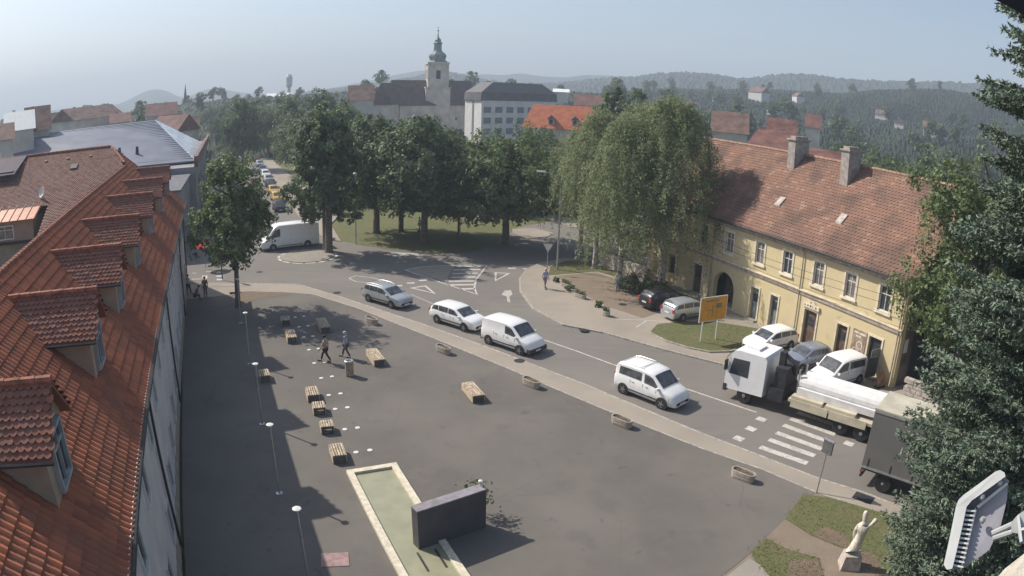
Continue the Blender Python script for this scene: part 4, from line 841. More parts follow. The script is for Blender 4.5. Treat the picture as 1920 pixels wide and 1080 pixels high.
def make_tree(name, label, loc, H, R, z0, m, shape='round', lobes=26, per=330, size=.34, tr=.28, seed=0, barkm=None, lr=.42, group=None, limbs=7, aspect=.6):
    rng = np.random.default_rng(seed); t = thing(name, label, 'tree', loc, seed*1.3, group)
    trunk(t, H, tr, R, rng, barkm or M_bark, limbs)
    cp_, cn_ = crown_pts(R, H-z0, z0, lobes, per, rng, shape, lr); cards(cp_, size, m, 'crown', t, rng=rng, aspect=aspect, nrm=cn_)
    return t
PG = 'tall broad leaved trees in the park'
T = []
def at(x, y, z=-.1): return G(x, y, z)
tA = make_tree('park_tree', 'big dark tree with twin trunks at the park corner by the white van', at(617, 474), 16.2, 4.7, 1.2, M_leaf2, 'egg', 44, 460, .36, .42, 11, group=PG)
MB().tube([(1.1, .4, -.2), (1.3, .5, 4), (1.8, .8, 9)], [.34, .26, .1], 8).build('second_trunk', M_bark, tA, smooth=True)
tB = make_tree('park_tree', 'broad dark tree in the middle of the park lawn', at(795, 453), 15.0, 6.8, 1.4, M_leaf2, 'egg', 46, 460, .36, .40, 12, group=PG)
tC = make_tree('park_tree', 'wide spreading tree over the road shadow right of the park lawn', at(948, 458), 13.2, 7.2, 1.4, M_leaf, 'egg', 48, 460, .36, .42, 13, group=PG)
def again(src, label, loc, s, rz, name=None, group=PG, remat=None):
    o = dup(src, loc, rz, label, s, remat, group); return o
again(tB, 'tree with pointed top between the corner tree and the middle lawn tree', at(706, 436), (1.0, 1.0, 1.0), 2)
again(tC, 'thin young tree at the right end of the sunlit lawn', at(860, 437), (.42, .42, .62), 1)
again(tA, 'dark tree behind the middle of the park by the church view', at(850, 392), (.85, .85, .70), 4)
again(tC, 'rounded tree behind the lawn left of the white block', at(890, 385), (.9, .9, .72), .5)
again(tB, 'tree behind the spreading tree in front of the orange roof', at(985, 395), (.95, .95, .68), 3)
again(tC, 'tree at the back of the road junction near the street lamp', at(1060, 398), (.85, .85, .78), 5)
again(tA, 'dark tree behind the street lamp at the park back edge', at(1022, 378), (.8, .8, .68), 5.5)
again(tB, 'tree at the far side of the park behind the corner tree', at(650, 372), (1, 1, 1.02), 2.4)
again(tC, 'tree at the far side of the park below the church', at(745, 372), (1, 1, .85), 4.4)
again(tA, 'tree at the far side of the park below the tower', at(800, 362), (.95, .95, .8), 1.1)
SG = 'trees lining the right side of the street'
for i, (x, y, s, src) in enumerate(((590, 362, 1.0, tB), (566, 330, 1.02, tC), (545, 306, 1.05, tA), (524, 288, 1.0, tB), (508, 276, 1.05, tC), (494, 266, 1.1, tA), (480, 257, 1.1, tC), (640, 330, 1.1, tC), (600, 300, 1.15, tA), (565, 276, 1.15, tB), (530, 262, 1.1, tC))):
    again(src, ['first street tree beyond the park corner', 'second street tree beyond the park corner', 'third street tree along the right pavement', 'fourth street tree along the right pavement', 'fifth street tree along the right pavement', 'sixth street tree far up the street', 'last street tree at the vanishing end of the street', 'tall tree behind the first street tree', 'tall tree set back from the middle of the street', 'tree set back in the far part of the street', 'tree set back near the street end'][i], at(x, y), s, i*1.3, group=SG)
LG = 'trees along the left side of the street'
for i, (x, y, s, src) in enumerate(((415, 283, .9, tB), (397, 262, 1.15, tC), (425, 268, 1.0, tA), (440, 258, 1.2, tB), (455, 250, 1.25, tC), (380, 250, 1.0, tA), (428, 318, .42, tC), (421, 300, .4, tB))):
    again(src, ['leafy tree hiding the far end of the hall', 'large round tree over the left street side', 'dark tree leaning over the far cars', 'tallest tree on the left of the street', 'tree closing the street view', 'tree behind the red roofs left of the street', 'small clipped tree between the parked cars', 'second small clipped tree by the kiosk roofs'][i], at(x, y), s, i*2.1, group=LG)
for i, (x, R, s) in enumerate(((478, 215, 1.15), (505, 190, 1.1), (530, 225, 1.15), (560, 205, 1.1), (590, 190, 1.0), (620, 215, 1.1), (452, 260, 1.2))):
    g = A(x, 260, R); again((tB, tC, tA)[i % 3], ['far tree filling the skyline just right of the street end', 'tree behind the last street trees', 'far tree below the water tower', 'far tree right of the pink block', 'tree above the middle street trees', 'far tree left of the brown roof by the church', 'farthest tree closing the street on the left side'][i], (g.x, g.y, -.3), s, i*1.7, group='far trees around the street end')
# street tree in front of the left house
make_tree('street_tree', 'slim leafy street tree with bare lower trunk beside the long house', at(447, 575, 0), 12.8, 4.1, 3.0, M_leaf, 'cone', 40, 380, .27, .22, 21, limbs=8)
# birches / weeping trees
def weeping(label, loc, H, R, z0, seed, m=M_birch, strands=420, tr=.25, lean=0, barkm=M_barkp):
    rng = np.random.default_rng(seed); t = thing('weeping_birch', label, 'tree', loc, seed, 'weeping birches in front of the yellow house'); trunk(t, H, tr, R*.8, rng, barkm, 9, lean=lean)
    P = []; 
    for i in range(strands):
        z = z0+2+(H-z0-2)*rng.random()**.75; f = (z-z0)/(H-z0); rad = R*(1.05-.75*f**2.4)*(1+.13*math.sin(7*i))*rng.uniform(.35, 1.0)**.6; a = rng.uniform(0, 2*PI); L = rng.uniform(.8, 3.2)*(1.1-.5*f)
        n = int(L*26); tt = rng.random(n); x = math.cos(a)*rad+tt*.3*math.cos(a); y = math.sin(a)*rad+tt*.3*math.sin(a); zz = z-tt*L+.25*np.sin(tt*3)
        p = np.stack([x+lean*f, y, zz], 1)+rng.normal(size=(n, 3))*[.14, .14, .1]; P.append(p)
        n2 = 10; q = np.stack([math.cos(a)*rad*rng.random(n2), math.sin(a)*rad*rng.random(n2), z+rng.random(n2)*.5], 1); P.append(q+rng.normal(size=(n2, 3))*.25)
    PP_ = np.concatenate(P); cards(PP_, .18, m, 'crown', t, aspect=.5, rng=rng, nrm=PP_*[1, 1, 0], loose=.6); return t
weeping('weeping birch with bare dark trunk at the lamp side of the verge', at(1115, 503, 0), 14.6, 4.4, 3.6, 31, strands=560)
weeping('weeping birch whose pale trunk leans beside the stone wall', at(1160, 540, 0), 14.4, 4.2, 2.4, 32, strands=560)
weeping('largest weeping birch standing behind the parked silver car', at(1238, 540, 0), 16.2, 6.0, 2.0, 33, strands=1150, tr=.32)
weeping('birch at the back by the stone wall and road bend', at(1185, 470, 0), 15.5, 5.2, 2.6, 34, strands=650)
weeping('small weeping birch at the left edge of the birch group near the give way sign', at(1088, 478, 0), 13.0, 4.6, 3.0, 36, strands=520)
again(tB, 'tree squeezed between the pointed tree and the middle lawn tree', at(752, 434), (.8, .8, .9), 3.3)
make_tree('tall_tree', 'tall dark tree rising behind the birches below the hills', A(1160, 300, 108)*1.0-Vector((0, 0, A(1160, 300, 108).z)), 19.5, 6, 4, M_leaf2, 'egg', 30, 380, .5, .4, 35)
# lime tree and spruce on the right
make_tree('lime_tree', 'light green lime tree covering the right end of the yellow house', (27.0, 31.2, 0), 17.6, 6.0, 1.8, M_linden, 'round', 54, 620, .24, .34, 41, limbs=9)
make_tree('lime_tree', 'lower leafy tree in the shade between the yellow house and the spruce', (29.0, 35.5, 0), 13.5, 4.4, .8, M_leaf, 'egg', 26, 420, .3, .3, 42)
# spruce
def spruce(label, loc, H, R0, seed):
    rng = np.random.default_rng(seed); t = thing('blue_spruce', label, 'tree', loc, 0); MB().tube([(0, 0, -.2), (0, 0, H*.5), (0, 0, H)], [.42, .25, .03], 10).build('trunk', M_bark, t, smooth=True)
    mb = MB(); P = []; D = []
    z = .8
    while z < H-.3:
        f = z/H; R = R0*(1-f)**.56*min(1, .50+f*1.6)+.15; nb = int(11+2*(1-f))
        for k in range(nb):
            a = rng.uniform(0, 2*PI); L = R*rng.uniform(.72, 1.1); dr = Vector((math.cos(a), math.sin(a), 0)); zz = z+rng.uniform(-.2, .2); dz = -.12*L if f < .6 else .25*L
            pts = [Vector((0, 0, zz)), dr*L*.5+Vector((0, 0, zz+dz*.7)), dr*L+Vector((0, 0, zz+dz*.55+.1*L))]
            mb.tube(pts, [.05*(1-f)+.015, .03, .01], 4, cap=False); side = Vector((-dr.y, dr.x, 0))
            m_ = max(3, int(L/.17))
            for j in range(m_):
                u = .25+.75*(j+1)/m_; c = pts[0].lerp(pts[1], u*2) if u < .5 else pts[1].lerp(pts[2], u*2-1); wv = (1-u)*.42*L*.8+.22
                for sg in (-1, 1):
                    for q in range(max(2, int(wv/.13))):
                        v = (q+.5)*.14; 
                        if v > wv: continue
                        pp = c+side*sg*v+dr*v*.5+Vector((0, 0, -.10*v-.02)); P.append(tuple(pp)); dd = side*sg*.8+dr*.7; D.append((dd.x, dd.y, -.15))
        z += .32
    P = np.array(P)+rng.normal(size=(len(P), 3))*.05; D = np.array(D); K = 5
    P = np.repeat(P, K, 0); D = np.repeat(D, K, 0)+rng.normal(size=(len(P), 3))*.55; D /= np.linalg.norm(D, axis=1)[:, None]
    e = rng.normal(size=P.shape); e -= (e*D).sum(1)[:, None]*D; e /= np.linalg.norm(e, axis=1)[:, None]; s = .17*rng.uniform(.7, 1.3, (len(P), 1))
    v = np.stack([P-D*.02, P+D*s*.5+e*.026, P+D*s, P+D*s*.5-e*.026], 1).reshape(-1, 3)
    mb.build('branches', M_bark, t); meshobj('needles', v, None, 4, M_needle, t); return t
spruce('towering blue spruce filling the right edge of the view', (15.7, 14.3, 0), 27.5, 5.2, 51)
# trees beyond, all round
FGm = 'distant trees between the town houses'
far = []
base = make_tree('distant_tree', 'distant leafy tree in the mass between houses and hills', A(1000, 300, 130)-Vector((0, 0, A(1000, 300, 130).z)), 12, 4.6, 1.5, M_leaf2, 'egg', 14, 130, .75, .3, 61, limbs=0, group=FGm)
base2 = make_tree('distant_tree', 'distant leafy tree in the mass between houses and hills', A(1100, 300, 140)-Vector((0, 0, A(1100, 300, 140).z)), 12, 4.4, 1.5, M_leaf, 'egg', 14, 130, .75, .3, 62, limbs=0, group=FGm)
rg = random.Random(5)
blocks = [(735, 880, 200, 275), (872, 1045, 190, 240), (978, 1130, 125, 170)]
def street_clear(x, y):                      # keep the street corridor open
    s = -.4176*x+.9086*y; t = .9086*x+.4176*y; return -4 < t < 22
cnt = 0
def reg(px): return 'on the left skyline beyond the hall' if px < 420 else 'beyond the street trees left of the church' if px < 720 else 'around the church and the white block' if px < 1150 else 'in the belt behind the birches and yellow house' if px < 1560 else 'on the dark slope right of the yellow house'
base['label'] = base2['label'] = 'distant leafy tree around the church and the white block'; base['group'] = base2['group'] = 'distant trees around the church and the white block'
while cnt < 210:
    px = rg.uniform(-40, 1960); R = 110+rg.random()**1.4*520
    if px < 420 and R < 200: continue
    if any(a < px < b and c-14 < R < d+12 for a, b, c, d in blocks): continue
    if 1336 < px < 1620 and R < 135: continue
    if px > 1620 and R < 60: continue
    g = A(px, 300, R)
    if street_clear(g.x, g.y) and R < 330: continue
    s = rg.uniform(.65, 1.15)*(1 if R > 200 else .92)
    if 840 < px < 1150 and R < 205: s *= .5
    if px < 700: s *= .85
    if px > 1400: s *= .9
    dup(base if rg.random() < .6 else base2, (g.x, g.y, gz(g.x, g.y)-.4), rg.uniform(0, 6), 'distant leafy tree '+reg(px), (s, s, s*rg.uniform(.9, 1.25)), None, 'distant trees '+reg(px)); cnt += 1
HGR = 'trees right behind the yellow house'
for i, (x, R, s) in enumerate(((1560, 118, 1.0), (1620, 110, 1.05), (1670, 98, 1.05), (1710, 90, 1.1), (1590, 140, 1.15), (1540, 150, 1.0), (1740, 105, 1.2), (1655, 130, 1.2), (1780, 85, 1.15))):
    g = A(x, 300, R); again(tC if i % 2 else tB, ['bushy tree behind the ridge between the chimneys and the lime tree', 'yellow green tree just left of the lime tree behind the ridge', 'tree behind the lime tree top', 'tree right behind the lime tree in the dark slope', 'larger tree farther back behind the yellow house', 'tree next to the small orange house', 'tall tree under the bright white house', 'tree mass centre behind the lime tree', 'tree at the foot of the hill beside the spruce'][i], (g.x, g.y, -1), s*.85, i, group=HGR, remat={'broad_leaves': M_linden})
cols = A(262, 240, 150)
for i, (x, R, H) in enumerate(((262, 175, 16), (303, 185, 11), (455, 160, 17.5), (208, 230, 17), (233, 225, 14.5), (110, 150, 11.5))):
    g = A(x, 240, R); again(tB, ['tall narrow dark tree rising behind the hall roof', 'narrow conifer like tree left of the red roofs', 'tall pale tree at the head of the street', 'round dark tree on the left skyline', 'smaller round tree right of the skyline tree', 'narrow dark cypress left of the long skyline house'][i], (g.x, g.y, -.5), (.5, .5, H/14.6) if i in (0, 1, 5) else (.85, .85, H/14.6), i, group='taller trees among the left roofs')
def bush(label, x, y, R, H, m, seed, grp='low bushes', n=8, size=.16, z=0):
    rng = np.random.default_rng(seed); t = thing('bush', label, 'bush', G(x, y, z), 0, grp); MB().tube([(0, 0, -.1), (0, 0, H*.6)], [.05, .02], 5).build('stem', M_bark, t)
    cp_, cn_ = crown_pts(R, H, 0, n, 160, rng, 'round', .55); cards(cp_, size, m, 'foliage', t, rng=rng, nrm=cn_); return t
bush('dark hedge bush in the bed under the birches', 1190, 548, 1.6, 1.6, M_leaf2, 71, n=12); bush('bush growing behind the parked silver car', 1228, 556, 1.2, 1.3, M_leaf2, 72)
bush('dense dark shrub closing the gap between the yellow house and the spruce', 1760, 690, 3.0, 4.2, M_leaf2, 79, n=24, size=.2)
bush('shady shrub at the right corner of the yellow house', 1712, 690, 1.6, 2.6, M_leaf2, 73, n=14); bush('shrub between the yellow house and the stone blocks', 1745, 640, 2.2, 3.4, M_leaf, 74, n=18)
bush('low plant on the verge beside the small planters', 1070, 545, .5, .45, M_leaf, 75, n=4, size=.12); bush('low grey green plant by the second verge planter', 1122, 575, .55, .4, M_leaf, 76, n=4, size=.12); bush('tuft of plants at the verge corner near the pedestrian', 1040, 528, .5, .35, M_leaf, 77, n=4, size=.12)
bush('small dark bush on the pavement edge left of the van shadow', 618, 447, .5, .8, M_leaf2, 78, n=4)
# stone wall by the birches and rock pile right
def blockwall(label, a, b, h, seed, nm='stone_wall'):
    a = Vector((a.x, a.y, 0)); b = Vector((b.x, b.y, 0)); mb = MB(); d = (b-a); L = d.length; d /= L; rz = math.atan2(d.y, d.x); rg = random.Random(seed); z = -.1
    while z < h:
        x = -rg.random()*.4; hh = rg.uniform(.22, .34)
        while x < L:
            wv = rg.uniform(.4, .8); c = a+d*(x+wv/2); mb.box((c.x, c.y, z+hh/2), (wv-.03, .45+rg.uniform(-.05, .05), hh-.03), rz, taper=.97); x += wv
        z += hh
    return mb.build(nm, M_stoneg, label=label, cat='stone wall')
blockwall('low rough stone wall behind the birch trunks', G(1128, 496, 0), G(1208, 528, 0), 1.1, 3)
blockwall('rough stone retaining wall at the foot of the yellow house corner', Vector((24.9, 34.9, 0)), Vector((30.5, 27.5, 0)), 1.0, 4)

# ================================================================== vehicles (x forward, y left, origin on the ground at the middle of the wheelbase)
def car(name, label, cat, paint, L, W, H, wb, wr, prof, roof, panes, lights=True, rails=False, group=None, side=(.84, .93), fo=None, detail=True, tail=True, plateglass=M_carglass, bumperdark=False):
    """prof: (x, belt_z, top_z, cabin 0..1) stations from rear to front; panes: side windows ((x0,x1,x2,x3) bottom-rear, bottom-front, top-front, top-rear)"""
    t = thing(name, label, cat, (0, 0, 0), 0, group)
    w2 = W/2; S = []
    for x, bz, tz_, wf, cabin in prof:
        w_ = w2*wf; tw = w_*(side[0] if cabin else .93)
        zb = .24; ring = [(0, zb), (w_*.86, zb), (w_*.97, zb+.10), (w_, (zb+bz)*.5), (w_*.985, bz-.06), (w_*.95, bz), (tw+.02 if cabin else tw, max(bz+.002, tz_-.07)), (tw-.07, max(bz+.004, tz_-.015)), (tw*.5, tz_+.015), (0, tz_+.022)]
        S.append([(x, y, z) for y, z in ring]+[(x, -y, z) for y, z in ring[1:-1]][::-1])
    n = len(S[0]); mb = MB()
    for r in S: mb.v += r
    for i in range(len(S)-1):
        for k in range(n): mb.f.append((i*n+k, i*n+(k+1) % n, (i+1)*n+(k+1) % n, (i+1)*n+k))
    mb.f.append(tuple(range(n-1, -1, -1))); mb.f.append(tuple((len(S)-1)*n+k for k in range(n)))
    body = mb.build('body', paint, t, smooth=True, angle=40)
    xs = [p[0] for p in prof]
    def st(x):
        for i in range(len(prof)-1):
            if xs[i] <= x <= xs[i+1]: 
                f = (x-xs[i])/(xs[i+1]-xs[i]+1e-9); return [Vector(S[i][k]).lerp(Vector(S[i+1][k]), f) for k in range(n)]
        return [Vector(p) for p in S[-1 if x > xs[-1] else 0]]
    def sp(x, v, sg, off=.012):
        r = st(x); p = r[5].lerp(r[6], v); p = Vector((p.x, sg*(p.y+off), p.z+.004)); return p
    for a, b, c, d, v0, v1 in panes:
        for sg in (1, -1):
            q = MB(); N_ = 5; P = []
            for i in range(N_+1):
                f = i/N_; P += [sp(a+(b-a)*f, v0, sg), sp(d+(c-d)*f, v1, sg)]
            for i in range(N_): q.f.append((2*i, 2*i+2, 2*i+3, 2*i+1))
            q.v = [tuple(p) for p in P]; q.build('side_window', plateglass, body)
    for (x0, x1, nm) in roof:                   # glass on the sloping top: windscreen, rear window
        r0, r1 = st(x0), st(x1); q = MB(); up = Vector((0, 0, .016))+Vector(((.012 if x1 < x0 else .012), 0, 0))*(1 if nm == 'windscreen' else -1)
        P = []
        for r in (r0, r1):
            a_, b_, c_ = r[7].copy(), r[8].copy(), r[9].copy()
            P += [Vector((a_.x, a_.y*.97, a_.z)), b_, c_, Vector((b_.x, -b_.y, b_.z)), Vector((a_.x, -a_.y*.97, a_.z))]
        q.v = [tuple(p+up) for p in P]; q.f = [(i, i+1, i+6, i+5) for i in range(4)]; q.build(nm, plateglass, body, smooth=True)
    for sx in (-1, 1):
        for sy in (-1, 1):
            x = sx*wb/2; y = sy*(w2-.10)
            ar = MB(); rr = wr+.055; seg = 18
            P = [(x+rr*math.cos(2*PI*k/seg), sy*(w2+.004), wr+rr*math.sin(2*PI*k/seg)) for k in range(seg)]; P = [(a, b, min(c, wr+rr)) for a, b, c in P]
            ar.v = P+[(a, b-sy*.25, c) for a, b, c in P]; ar.f = [tuple(range(seg))]+[(k, (k+1) % seg, seg+(k+1) % seg, seg+k) for k in range(seg)]; ar.build('wheel_arch', M_trimblk, body)
            wl = MB(); prof_ = [(wr*.62, -.11), (wr*.9, -.11), (wr, -.08), (wr, .08), (wr*.9, .115), (wr*.62, .115)]
            wl.lathe(prof_, (0, 0, 0), 20); wo_ = wl.build('wheel', M_tyre, t, smooth=True); wo_.matrix_local = Matrix.Translation((x, y, wr)) @ Matrix.Rotation(-sy*PI/2, 4, 'X')
            rm = MB(); rm.lathe([(wr*.62, .08), (wr*.62, .12), (wr*.5, .10), (wr*.15, .125), (.01, .13)], (0, 0, 0), 16)
            for k in range(5):
                a = 2*PI*k/5; rm.box((wr*.36*math.cos(a), wr*.36*math.sin(a), .122), (wr*.5, .045, .02), a)
            rm.build('rim', M_rim, wo_, smooth=False)
    xf, xr = prof[-1][0], prof[0][0]
    if detail:
        zf = prof[-2][2]; 
        for sy in (-1, 1):
            MB().hexa([(prof[-2][0]-.30, sy*(w2*.97), zf-.20), (xf+.01, sy*w2*.60, zf-.22), (xf-.02, sy*w2*.58, zf-.20), (prof[-2][0]-.3, sy*w2*.8, zf-.18), (prof[-2][0]-.34, sy*w2*.96, zf-.02), (xf-.03, sy*w2*.62, zf-.07), (xf-.08, sy*w2*.58, zf-.06), (prof[-2][0]-.3, sy*w2*.8, zf-.0)]).build('headlight', M_lamp, body)
            MB().box((xr+.03, sy*w2*.80, prof[1][1]-.02), (.10, .20, .26)).build('tail_light', M_tail, body)
            xm = roof[0][0]-.12 if roof else .7; p = sp(xm-.1, .12, sy); MB().box((p.x, p.y+sy*.11, p.z+.03), (.12, .20, .13)).build('wing_mirror', paint, body)
            MB().box((0, sy*(w2+.004), .46), (wb*.72, .018, .06)).build('side_strip', M_trimblk, body)
            for x in (.34*wb, .0, -.33*wb): 
                r_ = st(x); MB().hexa([(x-.008, sy*(r_[2].y+.004), .32), (x+.008, sy*(r_[2].y+.004), .32), (x+.008, sy*(r_[2].y-.03), .32), (x-.008, sy*(r_[2].y-.03), .32), (x-.008, sy*(w2+.003), r_[4].z-.02), (x+.008, sy*(w2+.003), r_[4].z-.02), (x+.008, sy*(w2-.03), r_[4].z-.02), (x-.008, sy*(w2-.03), r_[4].z-.02)]).build('door_seam', M_trimblk, body)
            for x in (.25*wb/2*2-.1, -.15*wb): MB().box((x-.3, sy*(w2+.001), prof[len(prof)//2][1]-.14), (.16, .03, .03)).build('door_handle', paint if paint is not M_white_car else M_metal, body)
        MB().box((xf-.01, 0, .40), (.06, W*.62, .16)).build('front_grille', M_trimblk, body); MB().box((xf+.02, 0, .36), (.03, .5, .11)).build('number_plate', M_white, body); MB().box((xr-.02, 0, .62), (.03, .5, .11)).build('number_plate', M_white, body)
        if bumperdark: MB().box((xf-.10, 0, .38), (.26, W*.93, .26)).build('front_bumper', M_trimblk, body); MB().box((xr+.06, 0, .38), (.2, W*.93, .22)).build('rear_bumper', M_trimblk, body)
    if rails:
        for sy in (-1, 1):
            P = [Vector((x, sy*(st(x)[7].y-.05), st(x)[7].z+.07)) for x in np.linspace(rails[0], rails[1], 6)]; P[0].z -= .06; P[-1].z -= .06
            MB().tube(P, .022, 6).build('roof_rail', M_metal, body, smooth=True)
        if len(rails) > 2:
            for x in rails[2:]:
                r = st(x)[7]; MB().tube([(x, r.y-.05, r.z+.075), (x, -r.y+.05, r.z+.075)], .02, 6).build('roof_crossbar', M_metal, body)
    return t
def estate(label, paint, **k):
    return car('estate_car', label, 'car', paint, 4.5, 1.75, 1.47, 2.65, .315, [(-2.2, .75, .78, .82, 0), (-2.16, .86, 1.0, .93, 1), (-2.02, .93, 1.18, .97, 1), (-1.75, .95, 1.40, 1, 1), (-1.3, .95, 1.46, 1, 1), (-.3, .94, 1.47, 1, 1), (.25, .93, 1.42, 1, 1), (.45, .93, 1.34, 1, 1), (1.12, .92, .95, 1, 1), (1.3, .90, .92, .99, 0), (1.75, .82, .84, .96, 0), (2.05, .70, .73, .88, 0), (2.17, .5, .55, .76, 0)],
        [(1.08, .42, 'windscreen'), (-2.12, -1.74, 'rear_window')], [(-1.95, -1.25, -1.28, -1.75, .15, .86), (-1.18, -.3, -.3, -1.2, .12, .9), (-.22, .85, .32, -.22, .12, .9)], **k)
def hatch(label, paint, **k):
    return car('hatchback_car', label, 'car', paint, 3.9, 1.68, 1.46, 2.45, .30, [(-1.85, .6, .64, .84, 0), (-1.82, .86, .95, .94, 1), (-1.7, .93, 1.2, .97, 1), (-1.4, .95, 1.40, 1, 1), (-.9, .95, 1.45, 1, 1), (-.1, .94, 1.46, 1, 1), (.3, .93, 1.40, 1, 1), (.95, .92, .98, 1, 1), (1.15, .9, .93, .99, 0), (1.55, .8, .83, .95, 0), (1.8, .68, .71, .86, 0), (1.9, .48, .53, .74, 0)],
        [(.92, .33, 'windscreen'), (-1.8, -1.42, 'rear_window')], [(-1.45, -.6, -.6, -1.25, .15, .88), (-.5, .7, .25, -.5, .12, .9)], **k)
def panelvan(label, paint, glass_rear=False, **k):
    panes = [(.05, 1.15, .62, .05, .05, .86)]
    if glass_rear: panes += [(-1.75, -.15, -.15, -1.7, .08, .82)]
    return car('small_van', label, 'van', paint, 4.3, 1.82, 1.82, 2.70, .32, [(-2.08, .8, .84, .88, 0), (-2.06, 1.05, 1.2, .95, 1), (-2.0, 1.10, 1.62, .97, 1), (-1.85, 1.12, 1.78, .99, 1), (-1.3, 1.13, 1.82, 1, 1), (-.2, 1.13, 1.84, 1, 1), (.4, 1.10, 1.78, 1, 1), (.66, 1.08, 1.68, 1, 1), (1.3, 1.02, 1.12, 1, 1), (1.45, .99, 1.06, .98, 0), (1.85, .88, .93, .93, 0), (2.08, .72, .77, .86, 0), (2.16, .5, .56, .76, 0)],
        [(1.28, .62, 'windscreen'), (-2.04, -1.9, 'rear_window')] if glass_rear else [(1.28, .62, 'windscreen')], panes, side=(.90, .95), **k)
def put(o, rear, front, wb, W, side=1, z=ROADZ):
    """rear, front: where the near-side wheels touch the ground in the photo; side=+1 if the camera sees the right side"""
    a, b = G(rear[0], rear[1], z), G(front[0], front[1], z); d = (b-a).normalized(); n = Vector((-d.y, d.x, 0))*side; c = (a+b)/2+n*(W/2-.1)
    o.location = c; o.rotation_euler = (0, 0, math.atan2(d.y, d.x)); return o
silver = put(estate('silver estate car with roof rails driving first in the queue from the roundabout', M_silver, rails=(-1.7, .2)), (694, 566), (733, 578), 2.65, 1.75)
whitee = put(estate('white estate car driving close behind the white panel van', M_white_car), (821, 606), (870, 622), 2.65, 1.75)
kangoo = put(panelvan('white panel van with black bumpers on the road between the cars', M_white_car, bumperdark=True), (917, 646), (975, 666), 2.7, 1.82)
caddy = put(panelvan('white van with side windows and roof bars nearest the planters', M_white_car, True, rails=(-1.8, -.1, -1.75, -.3)), (1169, 738), (1239, 766), 2.7, 1.82)
# parked
def at_xy(o, x, y, hx, hy, z=0): o.location = (x, y, z); o.rotation_euler = (0, 0, math.atan2(hy, hx)); return o
sv = estate('silver estate car parked facing the yellow house beside the grass', M_silver); pa = G(1243, 605); pa2 = at_xy(sv, 13.6, 50.6, .88, .47)
dk = estate('dark estate car parked beyond the silver one in the birch shade', M_blackcar); at_xy(dk, 12.3, 53.2, .88, .47)
hb = hatch('blue silver hatchback parked by the shop door facing the road', M_silverb); at_xy(hb, 19.5, 40.3, -.923, -.385)
wp = panelvan('white van parked right of the blue silver hatchback', M_white_car, True); at_xy(wp, 20.6, 37.4, -.923, -.385)
wc = estate('white estate car parked behind the truck cab', M_white_car); at_xy(wc, 18.0, 43.7, -.9, -.42)
# big white van at the roundabout
bv = car('delivery_van', 'large white delivery van turning at the roundabout beyond the street tree', 'van', M_white_car, 6.6, 2.1, 2.6, 3.9, .36,
    [(-3.3, .9, .95, .96, 0), (-3.28, 1.3, 2.5, .97, 1), (-3.1, 1.3, 2.62, 1, 1), (-1, 1.3, 2.68, 1, 1), (1.2, 1.3, 2.66, 1, 1), (1.7, 1.28, 2.5, 1, 1), (2.5, 1.22, 1.45, .99, 1), (2.65, 1.15, 1.22, .97, 0), (3.1, .95, 1.0, .92, 0), (3.3, .6, .65, .85, 0)],
    [(2.45, 1.75, 'windscreen')], [(1.1, 2.3, 1.7, 1.1, .1, .75)], side=(.92, .95))
put(bv, (578, 463), (512, 470.5), 3.9, 2.1, -1)
# cars queueing up the street
SQ = 'cars queueing up the street'
hred = hatch('dark red car driving up the street beside the queue', M_redcar); 
Q = [((524, 395), M_blackcar, 'dark car at the head of the street queue', 'h'), ((520, 377), M_yelcar, 'yellow car second in the street queue', 'e'), ((513, 364), M_yelcar, 'pale yellow car third in the street queue', 'h'), ((508, 352), M_blackcar, 'black car fourth in the street queue', 'e'),
     ((503, 342), M_silver, 'silver car fifth in the street queue', 'h'), ((498, 332), M_white_car, 'white car sixth in the street queue', 'e'), ((493, 323), M_white_car, 'white car seventh in the street queue', 'h'), ((487, 312), M_silver, 'grey car eighth in the street queue', 'e'), ((482, 303), M_redcar, 'dark red car ninth in the street queue', 'h')]
pe, phh = estate('protorype', M_white_car), hatch('prototype', M_white_car)
for o in (pe, phh): pass
def recolour(src, paint, label, xy, h, grp=SQ, z=ROADZ):
    o = dup(src, (xy[0], xy[1], z), math.atan2(h[1], h[0]), label, None, {'white_car_paint': paint}, grp); return o
for (p, m_, lb, ty) in Q:
    g = G(p[0], p[1], ROADZ); recolour(pe if ty == 'e' else phh, m_, lb, g, (.45, -.89))
for p, m_, lb, ty, h in (((479, 348), M_redcar, 'dark red car going up the street left of the queue', 'h', (-.45, .89)), ((448, 304), M_white_car, 'white car farther up the street in the left lane', 'e', (-.45, .89)), ((400, 365), M_silver, 'silver car parked by the hall under the small trees', 'e', (.45, -.89)), ((402, 332), M_white_car, 'white car parked at the hall side of the street', 'h', (.45, -.89)),
    ((432, 272), M_silverb, 'blue grey car far up the street', 'h', (-.45, .89)), ((446, 268), M_white_car, 'white car at the far crossing of the street', 'e', (.45, -.89)), ((438, 262), M_silver, 'silver car at the vanishing end of the street', 'h', (-.45, .89))):
    recolour(pe if ty == 'e' else phh, m_, lb, G(p[0], p[1], ROADZ), h, 'cars along the street')
for o in (pe, phh, hred):
    for c in list(o.children_recursive): bpy.data.objects.remove(c)
    bpy.data.objects.remove(o)
